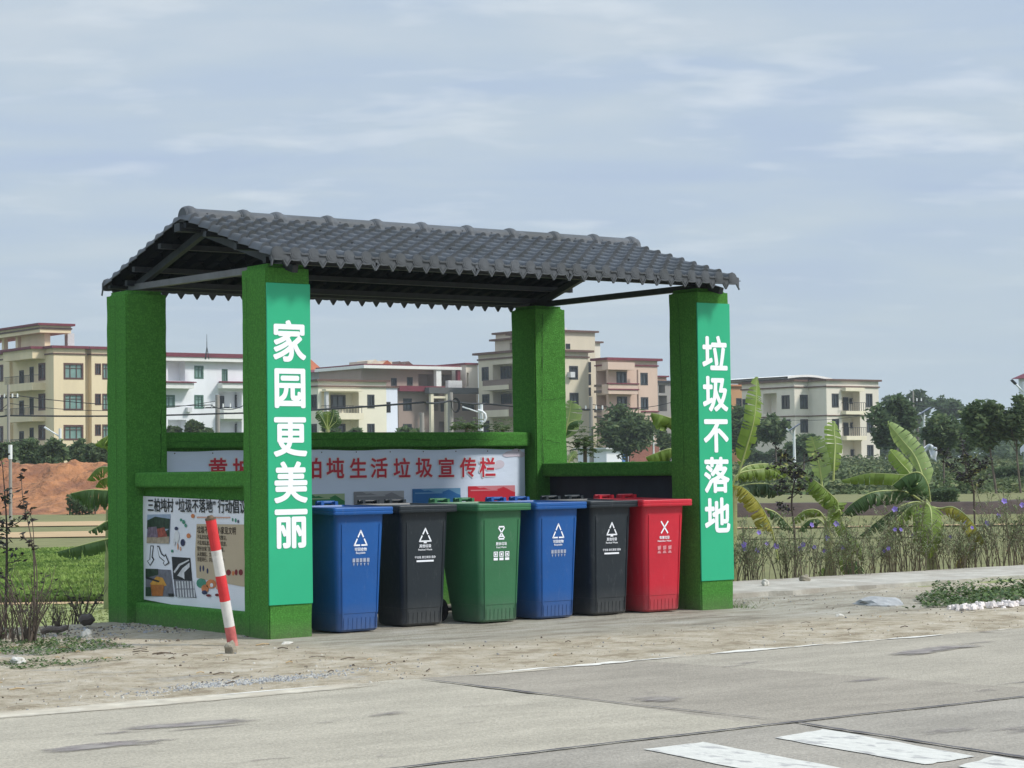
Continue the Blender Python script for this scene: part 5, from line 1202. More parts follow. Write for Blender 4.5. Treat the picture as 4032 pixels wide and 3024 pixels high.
def tree(label,v,top,wv,d,cb,seed,name='tree',leaf=.2,n=2600,tr=.08,lob=16,group=None,mats=LEAFD,lean=0.0,dark=.5,basev=None):
    r=random.Random(seed); c=at(v,top,d); zb=terrain(c.x,c.y)-.05; root=thing(name,label,'tree',(c.x,c.y,zb),group)
    zt=c.z; zl=at(v,cb,d).z; R=wv*PXV/FPX*d/2; cc=V3((c.x,c.y,(zt+zl)/2)); hz=(zt-zl)/2
    base=V3((c.x,c.y,zb))+ER*lean
    mb=MB(); bend=[base,base.lerp(cc,.5)+V3((r.uniform(-.1,.1),r.uniform(-.1,.1),0)),cc+V3((0,0,hz*.3))]
    mb.tube(bend,[tr,tr*.75,tr*.3],7)
    lobes=[]
    for i in range(lob):
        while 1:
            q=V3((r.uniform(-1,1),r.uniform(-1,1),r.uniform(-1,1)))
            if .25<q.length<1: break
        k=.20+.24*r.random(); q=q*(1-k*.6)
        lobes.append((cc+V3((q.x*R,q.y*R,q.z*hz)),k))
    for p,k in lobes[:7]: 
        j=base.lerp(cc,r.uniform(.55,.95)); mb.tube([j,j.lerp(p,.55)+V3((0,0,-.1)),p],[tr*.45,tr*.3,tr*.12],5)
    mb.build('trunk',BARK,root)
    mb=MB()
    for i in range(n):
        p,k=lobes[r.randrange(lob)]
        g=V3((r.gauss(0,1),r.gauss(0,1),r.gauss(0,1))).normalized()*(r.random()**.45)
        k2=k*(1.15 if r.random()<.8 else 1.6); q=p+V3((g.x*R*k2,g.y*R*k2,g.z*hz*k2))
        u=r.random(); mi=0 if u<dark else (1 if u<dark+.38 else 2)
        leafquad(mb,q,leaf,r,mi)
    mb.build('crown',mats,root); return root
# behind the soil heap
for i,(v,top,w,d,lab) in enumerate(((8,958,60,121,'bushy green tree at the very left edge above the red soil heap'),(62,948,74,124,'round bushy tree above the soil heap, right of the white topped post'),(118,950,66,120,'bushy tree above the soil heap in front of the balconied house corner'),(160,943,62,126,'taller dark tree above the soil heap, in front of the lit house front'),(207,958,60,120,'low bushy tree above the soil heap beside the left pillar'))):
    tree(lab,v,top,w,d,1012,100+i,leaf=.22,n=2600,lob=14)
tree('dark bushy tree in front of the white house, between the left pillars',420,906,44,150,945,120,leaf=.25,n=1100,lob=9); tree('low dark tree in front of the white house, partly behind the left pillar',376,922,34,150,945,121,leaf=.25,n=700,lob=7); tree('low green tree at the foot of the utility pole by the white house',446,925,26,149,945,122,leaf=.25,n=500,lob=6)
tree('small leafy tree in front of the cream two storey house',762,925,46,150,950,123,leaf=.25,n=900,lob=8); tree('dark low tree beside the small banana plant, in front of the cream house',712,915,40,146,950,124,leaf=.22,n=700,lob=7); tree('low tree at the foot of the short pole by the grey brown house',880,925,70,140,950,125,leaf=.25,n=1000,lob=9)
tree('round dense tree in front of the pink house',1352,874,122,150,985,126,leaf=.24,n=4000,lob=28,tr=.13); tree('lower tree right of the round dense tree, by the last pillar',1432,905,50,156,1000,127,leaf=.24,n=1500,lob=9)
tree('leafy tree close to the last pillar, behind the tall banana leaf',1600,878,90,165,985,128,leaf=.26,n=2600,lob=14); tree('tree left of the pale blue lamp post, in front of the right cream house',1675,888,74,160,970,129,leaf=.26,n=2600,lob=14); tree('low spreading tree at the foot of the right cream house',1735,928,80,170,985,130,leaf=.26,n=2200,lob=12)
tree('large dark tree covering the right edge of the right cream house',1928,856,104,140,968,131,leaf=.24,n=4200,lob=30,tr=.12,dark=.62)
tree('far rounded dark tree rising above the others on the right',1980,846,70,330,905,132,leaf=.5,n=2600,lob=14,tr=.3,dark=.65,group=None); tree('far dark tree left of the domed far tree',1935,852,54,330,900,133,leaf=.5,n=1600,lob=10,tr=.3,dark=.65); tree('far broad dark tree crown between two young trees',2046,862,72,320,905,134,leaf=.5,n=2600,lob=14,tr=.3,dark=.65); tree('far dark tree showing low behind the young trees',2085,872,44,320,905,139,leaf=.5,n=1300,lob=9,tr=.3,dark=.65)
tree('young tree with a thin straight trunk, third from the right edge',2036,888,92,112,982,135,leaf=.19,n=2600,lob=26,tr=.055)
tree('tallest young tree with a bent brown trunk, second from the right edge',2128,855,92,80,968,136,leaf=.15,n=2500,lob=30,tr=.05,lean=.35); tree('young tree with a slim dark trunk at the right edge',2192,858,80,80,965,137,leaf=.15,n=2200,lob=28,tr=.045,lean=.15); tree('young tree filling the gap behind the two slim trunks on the right',2085,905,70,118,985,138,leaf=.19,n=1500,lob=18,tr=.05)

# hedge and undergrowth on the right
def bushmass(mb,u,d,R,h,n,s,r):
    p=pud(u,d); z=terrain(p.x,p.y)
    for i in range(n):
        a=r.uniform(0,6.283); q=R*math.sqrt(r.random()); zz=h*(1-(q/R)**2*.7)*r.random()**.6
        leafquad(mb,V3((p.x+q*math.cos(a),p.y+q*math.sin(a),z+zz)),s,r,0 if r.random()<.4 else (1 if r.random()<.7 else 2))
UG=[mat('undergrowth_dark',(.065,.095,.036),.8,.35,.5,trans=.2),mat('undergrowth_mid',(.11,.145,.055),.8,.35,.5,trans=.2),mat('undergrowth_light',(.19,.21,.085),.8,.3,.5,trans=.25)]
mb=MB(); r=random.Random(77)
for i in range(900):
    d=r.uniform(62,238); u=(r.uniform(1540,2330)-1106)*PXV/FPX*d
    k=mnoise.noise(V3((u*.06,d*.05,3)))
    if k<-.05: continue
    h=.25+max(0,k)*1.2*(d/140)
    bushmass(mb,u,d,r.uniform(.5,1.5)*(d/120),h,int(26),.10+.0009*d,r)
for i in range(240):
    d=r.uniform(100,235); u=(r.uniform(-40,1540)-1106)*PXV/FPX*d; bushmass(mb,u,d,r.uniform(.8,1.6),r.uniform(.4,1.2),24,.2,r)
tag(mb.build('undergrowth',UG),'tangled low bushes and weeds on the rough ground below the houses','undergrowth',kind='stuff')
def hedge(label,v0,v1,d,h,seed,n=2600,s=.10):
    r=random.Random(seed); c=at((v0+v1)/2,1000,d); zb=terrain(c.x,c.y); root=thing('hedge',label,'hedge',(c.x,c.y,zb)); mb=MB(); hw=(v1-v0)*PXV/FPX*d/2
    for i in range(n):
        u=r.uniform(-hw,hw); w=r.uniform(-.7,.7); z=h*(.85+.25*mnoise.noise(V3((u*1.1,seed,0))))*r.random()**.5
        leafquad(mb,c*1+ER*u+EF*w+V3((0,0,zb+z-c.z)),s,r,0 if r.random()<.75 else 1)
    mb.build('foliage',LEAFD,root); mb=MB()
    for i in range(9): p=c+ER*(hw*(i/4-1)); mb.tube([(p.x,p.y,zb-.1),(p.x,p.y,zb+h*.6)],.03,5)
    mb.build('stem',BARKD,root)
hedge('clipped dark green hedge on top of the earth bank, right of the banana plants',1952,2062,60,.50,5,3200,.07)
hedge('dark hedge in front of the right cream house',1612,1790,205,1.6,6,3000,.22); hedge('dark hedge beyond the young trees at the right edge',2150,2260,118,.9,7,2400,.13)
hedge('dark round bush beside the soil heap, left of the pillar',150,205,83,.8,8,900,.10)

mb=MB(); r=random.Random(88)
for i in range(210):
    d=r.uniform(330,430); v=r.uniform(1560,2420); c=at(v,1000,d); z=terrain(c.x,c.y); R=r.uniform(2.5,5); H=r.uniform(3.5,8.5)*(1.0 if v>1850 else .7)
    for k in range(70):
        g=V3((r.gauss(0,1),r.gauss(0,1),r.gauss(0,1))).normalized()*(r.random()**.4)
        leafquad(mb,V3((c.x+g.x*R,c.y+g.y*R,z+H*.5+g.z*H*.55)),.75,r,0 if r.random()<.6 else 1)
tag(mb.build('distant_woods',LEAFD),'far belt of woodland closing the view behind the young trees','woods',kind='stuff')
# ---- banana plants
BAN=[mat('banana_leaf',(.175,.265,.04),.5,.25,2.5,trans=.35,spec=.4,stretch=(1,1,1)),mat('banana_leaf_deep',(.065,.13,.038),.5,.25,2.5,trans=.3,spec=.4),mat('banana_leaf_pale',(.27,.365,.125),.5,.18,2.5,trans=.35,spec=.4),mat('banana_leaf_yellow',(.40,.37,.06),.6,.2,3,trans=.3,spec=.3,col2=(.20,.24,.05),c2pos=(.45,.6)),mat('banana_leaf_dark',(.045,.09,.04),.55,.25,2.5,trans=.2,spec=.4)]
RIB=mat('banana_midrib',(.33,.38,.13),.5,.15,4); PSEUDO=mat('banana_stem',(.26,.29,.12),.6,.3,5,col2=(.20,.15,.08),c2pos=(.5,.65))
def crom(P,n):
    P=[P[0]*2-P[1]]+P+[P[-1]*2-P[-2]]; out=[]
    for i in range(1,len(P)-2):
        for k in range(n):
            t=k/n; a,b,c,d=P[i-1:i+3]; out.append(.5*((2*b)+(c-a)*t+(2*a-5*b+4*c-d)*t*t+(3*b-a-3*c+d)*t**3))
    out.append(P[-2]); return out
def bleaf(root,pts,w,mi,mode='arch',droop=.6,tear=.5,seed=0,label=None,petiole=.12,yaw=0.0):
    """leaf along a midrib through world points; w = full width in metres"""
    r=random.Random(seed); C=crom([V3(p) for p in pts],10); n=len(C)
    mbL=MB(); L1=[];segs=[]
    def side(i):
        t=(C[min(i+1,n-1)]-C[max(i-1,0)]).normalized()
        if mode=='face': nr=(-EF*math.cos(yaw)+ER*math.sin(yaw)+V3((0,0,.25))).normalized()
        else: nr=(V3((0,0,1))-EF*.35).normalized()
        s=t.cross(nr)
        if s.length<.05: s=ER.copy()
        s.normalize(); nn=s.cross(t).normalized()
        if nn.dot(nr)<0: nn=-nn
        return t,s,nn
    def width(t):
        t=(t-petiole)/(1-petiole)
        if t<=0: return 0
        return w*.44*min(1,(t/.16)**.6)*min(1,((1-t)/.28)**.55)
    M=5*(n-1)
    for sg in (1,-1):
        k=0
        while k<M:
            ln=r.choice((1,1,2,2,2,3,4,6)) if r.random()<tear else 12
            e=min(M,k+ln); dr=droop*r.uniform(.75,1.25)+r.gauss(0,.10)*tear; sh=r.gauss(0,.018)*tear; drop2=r.uniform(.1,.5)*droop
            rows=[]
            for q in range(k,e+1):
                f=q/M*(n-1); i=min(int(f),n-2); a=f-i; p=C[i].lerp(C[i+1],a); t,s,nn=side(i if a<.5 else i+1); W_=width(q/M)
                edge=.0
                if q in(k,e) and (k>0 or e<M): edge=.06*W_
                col=[]
                for j in range(4):
                    g=j/3; ww=W_*g*(1-.25*edge); an=dr*(.55+.45*g)+drop2*g*g
                    pp=p+(s*sg*math.cos(an)-nn*math.sin(an))*ww+t*((-.10*W_*g)*0+sh*g+(.12*W_*g*g))
                    if j>0 and q==k and k>0: pp+=t*.0025*g
                    if j>0 and q==e and e<M: pp-=t*.0025*g
                    col.append(pp)
                rows.append(col)
            mbL.grid(rows,0,True,flip=(sg<0)); k=e
    lf=mbL.build('leaf',BAN[mi],root)
    if label: lf['label']=label
    mb=MB(); mb.tube([p-V3((0,0,.004)) for p in C],[max(.003,.016*(1-i/n)) for i in range(n)],5); mb.build('midrib',RIB,lf)
    return lf
z8=Z(2850,1750,1.871)
def W8(d,*pts):
    out=[]
    for i,p in enumerate(pts):
        dd=d+(p[2] if len(p)>2 else 0); out.append(CAM+ray(*z8(p[0],p[1]))*dd)
    return out
def bstem(root,pts,r0,r1,n=10):
    mb=MB(); mb.tube(pts,[r0+(r1-r0)*i/(len(pts)-1) for i in range(len(pts))],n); mb.build('stem',PSEUDO,root)
D0=26.5
def broot(label,p): return thing('banana_plant',label,'banana plant',(p.x,p.y,terrain(p.x,p.y)))
# plant close to the pillar
p=pud(*[(z8(40,0)[0]-2016)/FPX*D0,D0]); rt=broot('banana plant nearest the last pillar with one tall upright torn leaf and a yellowing leaf',p); zb=terrain(p.x,p.y)
bstem(rt,[V3((p.x,p.y,zb-.1)),V3((p.x,p.y,zb+.7)),W8(D0,(70,330))[0]],.085,.05)
z6p=lambda x,y,dd=0: CAM+ray(*z6b(x,y))*(D0+dd)
bleaf(rt,[z6p(150,1480),z6p(250,1150),z6p(350,800),z6p(385,520,.1),z6p(395,250,.25)],.30,0,'face',.35,.75,1,yaw=.5)
bleaf(rt,W8(D0,(60,300),(110,215),(230,185,.1),(350,185,.2),(440,240,.3)),.33,0,'arch',1.15,.8,2); bleaf(rt,W8(D0,(60,290,.1),(150,170,.3),(300,142,.5),(450,160,.7),(590,205,.8)),.33,0,'arch',1.1,.8,3)
bleaf(rt,W8(D0-.4,(400,850),(370,700),(335,570,-.1),(250,420,-.2),(150,320,-.2),(75,300,-.1)),.40,3,'arch',.95,.85,4,'yellowing torn banana leaf',.28)
bleaf(rt,W8(D0+.3,(80,320),(190,290,.3),(330,290,.5),(450,340,.5)),.42,4,'arch',1.1,.6,5); bleaf(rt,W8(D0,(300,470),(380,500),(450,560),(520,640)),.25,1,'arch',.9,.7,6)
# middle plant
p=pud(*[(z8(775,0)[0]-2016)/FPX*D0,D0]); rt=broot('middle banana plant with two pale upright leaves and a torn arching leaf',p); zb=terrain(p.x,p.y)
bstem(rt,[V3((p.x,p.y,zb-.1)),W8(D0,(770,700))[0],W8(D0,(765,560))[0]],.075,.045)
bleaf(rt,[z6p(1165,1560),z6p(1150,1400),z6p(1105,1180),z6p(1065,1030),z6p(1045,965)],.32,2,'face',.25,.55,7,yaw=-.6)
bleaf(rt,[z6p(1300,1480,1.5),z6p(1310,1280,1.5),z6p(1320,1050,1.6),z6p(1310,880,1.7),z6p(1320,780,1.8)],.30,0,'face',.3,.6,8,yaw=.3)
bleaf(rt,W8(D0-.2,(775,570),(840,440),(760,340,-.1),(680,270,-.1),(600,230,0)),.42,0,'arch',1.2,.8,9)
bleaf(rt,W8(D0-.3,(780,560),(850,480),(870,570),(930,660),(1000,740,-.1),(1020,850,-.1)),.30,0,'face',.5,.3,10,yaw=.9)
bleaf(rt,W8(D0,(760,570),(700,490),(620,480),(550,515),(490,580)),.24,0,'arch',1.0,.6,11); bleaf(rt,W8(D0+.2,(750,600),(700,550),(620,560),(540,640)),.26,1,'arch',.9,.6,12)
bleaf(rt,W8(D0-.1,(770,650),(785,560),(790,500),(810,455)),.10,2,'face',.4,.2,13); bleaf(rt,W8(D0+.3,(830,720),(880,760),(910,880),(960,990)),.25,0,'face',.3,.4,14)
bleaf(rt,W8(D0,(720,1000),(750,960),(790,930)),.22,0,'face',.3,.3,15); bleaf(rt,W8(D0,(930,1000),(960,940),(1010,900)),.35,1,'face',.3,.3,16)
# right plant
p=pud(*[(z8(1535,0)[0]-2016)/FPX*D0,D0]); rt=broot('largest banana plant, right one, with long arching leaves and a yellow drooping leaf',p); zb=terrain(p.x,p.y)
bstem(rt,[V3((p.x,p.y,zb-.1)),W8(D0,(1525,800))[0],W8(D0,(1505,520))[0],W8(D0,(1485,420))[0]],.095,.05)
cr=(1480,430)
bleaf(rt,[V3(q) for q in W8(D0,(1505,400),(1463,225,.1),(1404,78,.2),(1316,-32,.3),(1210,-160,.4))],.34,2,'face',.45,.45,17,yaw=-.7)
bleaf(rt,W8(D0+.2,(1490,400),(1380,225,.2),(1300,130,.3),(1225,40,.4)),.24,0,'face',.25,.15,18,petiole=.35)
bleaf(rt,W8(D0+.2,(1495,420),(1440,230,.1),(1330,225,.2),(1200,215,.3),(1050,215,.4),(870,262,.5)),.34,0,'arch',.85,.35,19,petiole=.25)
bleaf(rt,W8(D0-.3,(1520,420),(1500,290,-.1),(1440,205,-.2),(1340,225,-.2),(1240,300,-.2)),.62,1,'arch',1.25,.35,20,petiole=.05)
bleaf(rt,W8(D0-.2,cr,(1350,350,-.1),(1220,338,-.2),(1080,355,-.3),(950,430,-.3),(868,515,-.2)),.42,1,'arch',1.0,.65,21,petiole=.15)
bleaf(rt,W8(D0-.1,cr,(1390,425),(1280,465,-.1),(1150,550,-.1),(1000,670,-.1)),.34,1,'arch',1.0,.6,22); bleaf(rt,W8(D0-.3,cr,(1390,450,-.1),(1300,525,-.2),(1230,615,-.3),(1175,700,-.3)),.36,0,'arch',1.0,.6,23)
bleaf(rt,W8(D0-.5,(1490,430),(1520,470,-.1),(1530,560,-.2),(1530,700,-.25),(1518,840,-.2)),.50,0,'face',.35,.25,24,yaw=.3,petiole=.06)
bleaf(rt,W8(D0-.1,(1500,450),(1590,470),(1690,460,-.1),(1800,535,-.2),(1880,645,-.2),(1930,735,-.2)),.34,3,'arch',1.05,.75,25,'yellow drooping banana leaf',.22)
bleaf(rt,W8(D0+.1,(1530,600),(1570,600),(1605,650),(1605,705)),.12,3,'arch',.9,.4,26); bleaf(rt,W8(D0,(1720,1000),(1745,900),(1790,800),(1850,740)),.16,3,'face',.5,.5,27); bleaf(rt,W8(D0,(1470,810),(1490,800),(1505,785),(1515,770)),.10,2,'face',.4,.2,28)
# behind the left pillar
z2b=Z(0,1700,1.844)
w2=lambda d,*P: [CAM+ray(*z2b(x,y))*(d+(q[0] if q else 0)) for x,y,*q in P]
p=pud((430*1.0-2016)/FPX*25.5,25.5); rt=broot('banana plant mostly hidden behind the back left pillar',p); zb=terrain(p.x,p.y); bstem(rt,[V3((p.x,p.y,zb-.1)),V3((p.x,p.y,zb+1.2))],.09,.05)
bleaf(rt,w2(25,(900,560),(830,440),(740,422),(640,420),(520,445)),.55,1,'arch',1.3,.7,31); bleaf(rt,w2(25,(900,820),(840,770),(720,790),(560,830),(410,870)),.36,1,'arch',1.2,.85,32)
bleaf(rt,w2(25.3,(900,400),(820,60),(760,40),(690,90)),.30,0,'arch',.9,.5,33); bleaf(rt,w2(25.4,(900,300),(780,255),(700,270),(630,350)),.30,0,'arch',.8,.5,34); bleaf(rt,w2(25.2,(900,640),(800,640),(720,680),(650,720)),.22,1,'arch',1.0,.5,35)
bleaf(rt,w2(25.5,(900,330),(800,330),(730,350),(690,400)),.25,0,'arch',1.0,.5,36)
# plants between the two right pillars
z5w=lambda d,*P: [CAM+ray(*z5b(x,y))*(d+(q[0] if q else 0)) for x,y,*q in P]
p=pud((z5b(960,0)[0]-2016)/FPX*33,33); rt=broot('banana plant showing one pale upright leaf just right of the back right pillar',p); zb=terrain(p.x,p.y); bstem(rt,[V3((p.x,p.y,zb-.1)),z5w(33,(960,1300))[0]],.08,.05)
bleaf(rt,z5w(33,(965,1300),(990,1120),(1020,980),(1040,850)),.44,2,'face',.35,.5,41,yaw=-.4); bleaf(rt,z5w(32.8,(960,1300),(1000,1110),(1080,1055),(1165,1055)),.25,1,'arch',.8,.4,42); bleaf(rt,z5w(32.6,(1000,1500),(1030,1440),(1060,1400),(1080,1370)),.15,2,'face',.4,.3,43)
p=pud((z5b(2150,0)[0]-2016)/FPX*31,31); rt=broot('banana plant half hidden behind the last pillar with two broad bright leaves',p); zb=terrain(p.x,p.y); bstem(rt,[V3((p.x,p.y,zb-.1)),z5w(31,(2150,1350))[0]],.08,.05)
bleaf(rt,z5w(31,(2160,1330),(2120,1080),(2000,1010),(1860,975)),.50,0,'arch',1.25,.2,44,petiole=.1); bleaf(rt,z5w(30.8,(2160,1400),(2060,1345),(1940,1375),(1800,1430)),.50,0,'arch',1.25,.2,45,petiole=.1)
# small one in front of the cream house
z4w=lambda d,*P: [CAM+ray(*z4b(x,y))*(d+(q[0] if q else 0)) for x,y,*q in P]
p=pud((z4b(265,0)[0]-2016)/FPX*60,60); rt=broot('small yellow green banana plant above the back wall beside the first pillar',p); zb=terrain(p.x,p.y); bstem(rt,[V3((p.x,p.y,zb-.1)),z4w(60,(265,1300))[0]],.1,.06)
bleaf(rt,z4w(60,(265,1330),(260,1230),(262,1150),(270,1090)),.45,0,'face',.3,.4,51); bleaf(rt,z4w(60,(265,1300),(230,1220),(190,1150),(140,1090)),.4,1,'face',.4,.4,52); bleaf(rt,z4w(60,(265,1300),(310,1200),(330,1130),(330,1070)),.4,1,'face',.4,.5,53); bleaf(rt,z4w(60,(270,1300),(330,1240),(370,1200),(370,1130)),.35,1,'face',.5,.5,54)
# big leaved dark plants
def papaya(label,zf,cx,cy,d,Rpx,n,seed,ry=1.0):
    r=random.Random(seed); c=CAM+ray(*zf(cx,cy))*d; zb=terrain(c.x,c.y); root=thing('broadleaf_plant',label,'plant',(c.x,c.y,zb)); R=Rpx*d/FPX
    mb=MB(); mb.tube([(c.x,c.y,zb-.1),tuple(c)],[.05,.03],7); mb.build('stem',BARK,root); mb=MB()
    for i in range(n):
        a=V3((r.gauss(0,1),r.gauss(0,1),r.gauss(.1,.8*ry))).normalized()*R*r.random()**.5; p=c+V3((a.x,a.y,a.z*ry)); L_=R*.30*r.uniform(.7,1.2); az=r.uniform(0,6.28); t=r.uniform(-.6,.3)
        dx=V3((math.cos(az),math.sin(az),t)).normalized(); sx=dx.cross(V3((0,0,1))).normalized(); up=sx.cross(dx)
        for la,k in ((0,1),(.7,.85),(-.7,.85),(1.4,.6),(-1.4,.6)):       # lobes of a hand shaped leaf
            e=(dx*math.cos(la)+sx*math.sin(la)); q=e.cross(up)
            mb.add([p,p+e*L_*k*.55+q*L_*.16,p+e*L_*k-up*L_*.15,p+e*L_*k*.55-q*L_*.16],[(0,1,2,3)],0 if r.random()<.5 else (1 if r.random()<.7 else 2))
    mb.build('foliage',LEAFD,root)
papaya('dark plant with large lobed leaves right of the back right pillar',z5b,1180,1300,33,75,190,61,1.0); papaya('dark lobed plant showing above the back wall near the street lamp bracket',z4b,1880,1260,36,75,110,62,.6); papaya('low lobed plant above the back wall left of the back right pillar',z5b,340,1130,36,60,90,63,.7)

# ---- dark copper leaved shrubs
CROT=[mat('copper_leaf',(.028,.024,.026),.6,.4,8,spec=.4),mat('copper_leaf_green',(.055,.075,.028),.6,.3,8,spec=.4),mat('copper_leaf_yellow',(.25,.25,.07),.6,.3,8)]
def croton(label,zf,spine,d,R,n,seed,s=.035):
    r=random.Random(seed); S_=[CAM+ray(*zf(*q))*d for q in spine]; b=S_[0]; zb=terrain(b.x,b.y); root=thing('copperleaf_shrub',label,'shrub',(b.x,b.y,zb)); C=crom(S_,8)
    mb=MB(); mb.tube([V3((b.x,b.y,zb-.05))]+C,[.014]*2+[.012*(1-i/len(C))+.003 for i in range(len(C)-1)],5)
    tips=[]
    for i in range(12):
        p=C[r.randrange(len(C)//5,len(C))]; a=r.uniform(0,6.28); q=p+V3((math.cos(a)*R,math.sin(a)*R,R*r.uniform(.2,1.0)))*r.uniform(.5,1); mb.tube([p,p.lerp(q,.5)+V3((0,0,-.02)),q],[.005,.004,.003],4); tips.append((p,q))
    mb.build('stem',BARKD,root); mb=MB()
    for i in range(n):
        p,q=tips[r.randrange(len(tips))]; w=p.lerp(q,r.random()**.6)+V3((r.gauss(0,.03),r.gauss(0,.03),r.gauss(0,.03))); u=r.random(); leafquad(mb,w,s,r,0 if u<.7 else (1 if u<.95 else 2))
    mb.build('foliage',CROT,root)
croton('dark copper leaved shrub standing among the banana leaves by the last pillar',z8,[(520,620),(500,420),(530,250),(590,130)],25.6,.38,520,71); croton('dark copper leaved shrub right of the largest banana plant',z7,[(1240,1480),(1230,1330),(1190,1200),(1140,1080)],30,.42,560,72)
croton('dark leafed stem at the very left edge in front of the marker post',Z(0,1700,1.844),[(40,1400),(50,900),(45,600),(20,260)],19,.22,240,73,.03)

# ---- purple flowered plants along the walk
RST=mat('brown_green_stem',(.15,.13,.085),.8,.3,10); RLF=[mat('narrow_leaf',(.17,.21,.095),.7,.3,6,trans=.3),mat('narrow_leaf_dark',(.105,.135,.065),.7,.3,6,trans=.3)]; RFL=mat('purple_petal',(.30,.22,.62),.6,.15,20,trans=.3); DRYL=mat('dry_brown_leaf',(.16,.11,.06),.8,.3,10)
def flowerplant(seed,nst,H,nf):
    r=random.Random(seed); root=thing('flowering_plant','bushy purple flowered plant with thin brown stems along the pale walk','plant',(0,0,0),'purple flowered plants lining the walk')
    ms,ml=MB(),MB(); tips=[]
    for i in range(nst):
        a=r.uniform(0,6.28); q=r.uniform(0,.20); b=V3((q*math.cos(a),q*math.sin(a),-.08)); h=H*r.uniform(.5,1.08); ln=r.uniform(.05,.30); az=r.uniform(0,6.28)
        P=[b,b+V3((math.cos(az)*ln*.3,math.sin(az)*ln*.3,h*.5)),b+V3((math.cos(az)*ln,math.sin(az)*ln,h))]; C=crom(P,6); ms.tube(C,[.0055-.0035*k/len(C) for k in range(len(C))],4,0,False); tips.append(C[-1])
        for k in range(3,len(C)):
            f=k/len(C)
            for _ in range((1 if r.random()<.3 else 0) if f<.5 else 2):
                p=C[k]+V3((r.gauss(0,.012),r.gauss(0,.012),r.gauss(0,.03))); az2=r.uniform(0,6.28); L_=r.uniform(.05,.11); t=V3((math.cos(az2),math.sin(az2),r.uniform(-.2,1.1))).normalized(); s=t.cross(V3((0,0,1))).normalized()*L_*.09; m=p+t*L_*.5
                ml.add([p,m+s,p+t*L_-V3((0,0,L_*.25)),m-s],[(0,1,2,3)],2 if (f<.4 and r.random()<.6) else (0 if r.random()<.6 else 1))
            if f>.45 and r.random()<.4:
                p=C[k]; az2=r.uniform(0,6.28); e=p+V3((math.cos(az2)*.10,math.sin(az2)*.10,.13)); ms.tube([p,e],[.0025,.0015],3,0,False); 
                for _ in range(4):
                    w=p.lerp(e,r.random()); az3=r.uniform(0,6.28); L_=.08; t=V3((math.cos(az3),math.sin(az3),.5)).normalized(); s=t.cross(V3((0,0,1))).normalized()*.008; ml.add([w,w+t*L_*.5+s,w+t*L_,w+t*L_*.5-s],[(0,1,2,3)],0)
    ms.build('stem',RST,root,True); ml.build('foliage',RLF+[DRYL],root,True)
    for i in range(nf):
        c=tips[r.randrange(len(tips))]+V3((r.gauss(0,.04),-.02,r.uniform(-.08,.05))); mb=MB(); az=r.uniform(-.8,.8); nrm=(V3((-.6+az*.5,-.8,.35))).normalized(); u=nrm.cross(V3((0,0,1))).normalized(); v=u.cross(nrm)
        for k in range(5):
            an=k*1.2566; e=u*math.cos(an)+v*math.sin(an); g=u*math.cos(an+1.57)+v*math.sin(an+1.57)
            mb.add([c-nrm*.018,c+e*.022+g*.015,c+e*.036,c+e*.022-g*.015],[(0,1,2,3)])
        mb.build('flower',RFL,root,True)
    return root
protos=[flowerplant(200+i,10+i%3*3,.66+.08*(i%4),(0,1,1,0,2,0,1,1)[i]) for i in range(8)]
r=random.Random(9); spots=[]
for i in range(52):
    x=5.25+8.6*(i/51)+r.uniform(-.1,.1); y=2.62+.10*(i%3)*1.6+r.uniform(-.05,.25); spots.append((x,y))
for i,(x,y) in enumerate(spots):
    o=protos[i] if i<8 else copy_tree(protos[r.randrange(8)])
    k=r.uniform(.75,1.2); o.location=(x,y,terrain(x,y)+.0); o.rotation_euler=(0,0,r.uniform(0,6.28) if False else r.uniform(-.5,.5)); o.scale=(k,k,k)

# ---- dead stalks on the left verge
DRY=mat('dead_stalk',(.115,.09,.07),.9,.3,10); DRY2=mat('dark_dead_leaf',(.04,.035,.03),.9,.3,10)
def dryshrub(label,x,y,H,n,spread,seed,leaves=14):
    r=random.Random(seed); z=gz(x,y); root=thing('dead_shrub',label,'dead shrub',(x,y,z)); mb=MB(); ml=MB()
    for i in range(n):
        a=r.uniform(0,6.28); q=r.uniform(0,spread*.35); b=V3((x+q*math.cos(a),y+q*math.sin(a),z-.04)); h=H*r.random()**.7; az=r.uniform(0,6.28); ln=spread*r.uniform(.2,1)*h/H
        C=crom([b,b+V3((math.cos(az)*ln*.35,math.sin(az)*ln*.35,h*.5)),b+V3((math.cos(az)*ln,math.sin(az)*ln,h))],5); mb.tube(C,[.0075*(1-.7*k/len(C)) for k in range(len(C))],4,0,False)
        for _ in range(3):
            k=r.randrange(3,len(C)); az2=r.uniform(0,6.28); l=r.uniform(.05,.16); mb.tube([C[k],C[k]+V3((math.cos(az2)*l*.5,math.sin(az2)*l*.5,l))],[.003,.0015],3,0,False)
        if h>H*.5 and r.random()<.8:
            for _ in range(leaves//4): leafquad(ml,C[-1-r.randrange(3)]+V3((r.gauss(0,.02),r.gauss(0,.02),r.gauss(0,.03))),.02,r,0)
    mb.build('stem',DRY,root); 
    if ml.v: ml.build('dry_leaves',DRY2,root)
for lab,v,w,H,n,sp,sd in (('dead shrub of bare brown stalks at the left, the densest one',60,1388,.62,38,.36,1),('bare dead shrub cut by the left edge of the view',2,1380,.62,24,.35,2),('low dead shrub left of the back left pillar, nearest it',175,1342,.42,20,.28,3),('low tangle of dead stalks between the dense dead shrub and the dark log',125,1358,.30,18,.34,4)):
    q=on((v*PXV,w*PXV),2,0); dryshrub(lab,q.x,q.y,H,n,sp,sd)
q=on((92*PXV,1385*PXV),2,0)
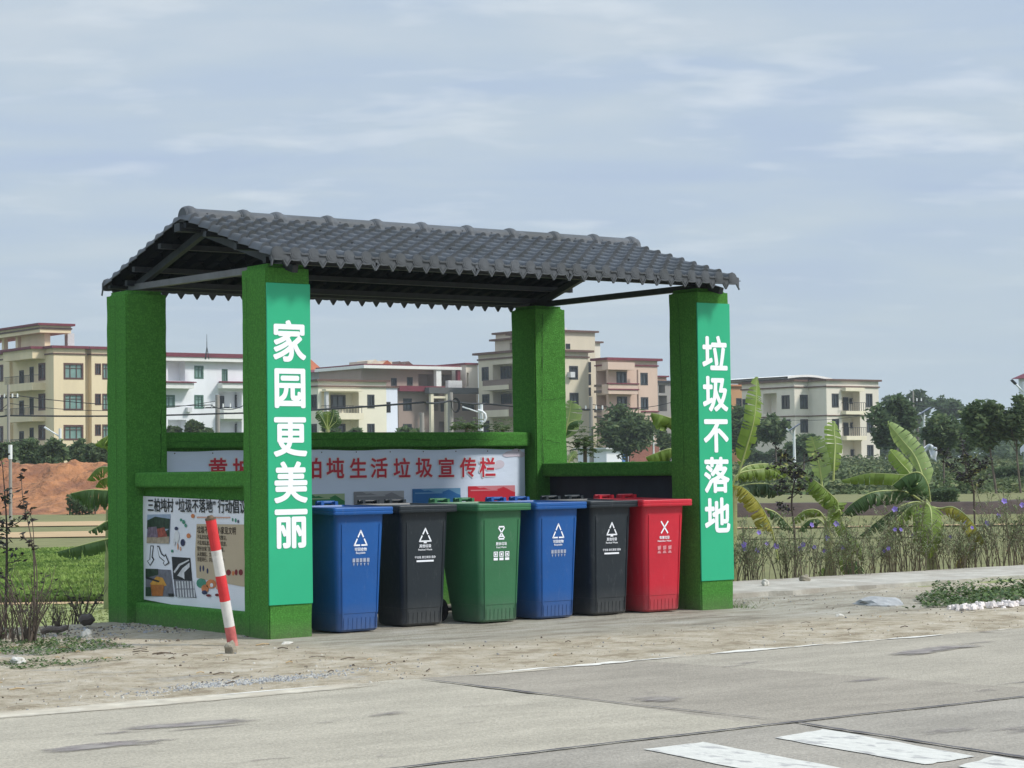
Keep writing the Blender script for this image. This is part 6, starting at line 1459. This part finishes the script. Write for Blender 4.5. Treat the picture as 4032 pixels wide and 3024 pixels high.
r=random.Random(4); root=thing('dry_stalk','tall thin dry stalk with dark seed heads at the left',"stalk",(q.x,q.y,0)); mb=MB(); ml=MB()
for P in ([(75,1390),(72,1200),(50,1080),(46,1020)],[(78,1390),(80,1250),(74,1190),(68,1120),(42,1080)]):
    C=crom([CAM+ray(a*PXV,b_*PXV)*17 for a,b_ in P],8); mb.tube(C,[.006*(1-.6*k/len(C)) for k in range(len(C))],4,0,False)
    for k in range(12): leafquad(ml,C[-1-int(r.random()*10)]+V3((r.gauss(0,.02),r.gauss(0,.02),r.gauss(0,.02))),.035,r,0)
C=crom([CAM+ray(*z2b(a,b_))*17 for a,b_ in ((245,1380),(250,900),(225,830),(160,745))],8); mb.tube(C,[.005]*len(C),4,0,False)
for k in range(16): leafquad(ml,C[-1-int(r.random()*14)]+V3((r.gauss(0,.012),r.gauss(0,.012),r.gauss(0,.012))),.03,r,0)
mb.build('stem',DRY,root); ml.build('seed_head',DRY2,root)
for lab,a,b_,d,rr in (('dark broken log lying on the bank edge left of the back left pillar',(590,1385),(672,1345),18.6,.055),('thin dark branch lying at the foot of the dead stalks',(300,1455),(490,1420),17.6,.028)):
    p=CAM+ray(*z2b(*a))*d; q=CAM+ray(*z2b(*b_))*d; mb=MB(); mb.tube([p,p.lerp(q,.3)+V3((0,0,.012)),p.lerp(q,.7)-V3((0,0,.008)),q],[rr*.8,rr,rr*.95,rr*.75],9); tag(sharp(mb.build('log',mat('weathered_wood',(.10,.085,.075),.9,.35,9,.6,20))),lab,'log')

# ---- air
hz_=MB(); hz_.box((-520,-170,-3),(1320,1520,42)); ho=hz_.build('haze',[]) if False else None
me=bpy.data.meshes.new('haze'); me.from_pydata(hz_.v,[],hz_.f); ho=bpy.data.objects.new('haze',me); COL.objects.link(ho)
hm=bpy.data.materials.new('pale_air'); hm.use_nodes=True; t=hm.node_tree; t.nodes.clear(); o_=t.nodes.new('ShaderNodeOutputMaterial'); v_=t.nodes.new('ShaderNodeVolumePrincipled')
v_.inputs['Density'].default_value=.0003; v_.inputs['Color'].default_value=(.86,.92,1,1); v_.inputs['Anisotropy'].default_value=.2
t.links.new(v_.outputs[0],o_.inputs['Volume']); me.materials.append(hm); tag(ho,kind='stuff')
S.cycles.volume_bounces=1
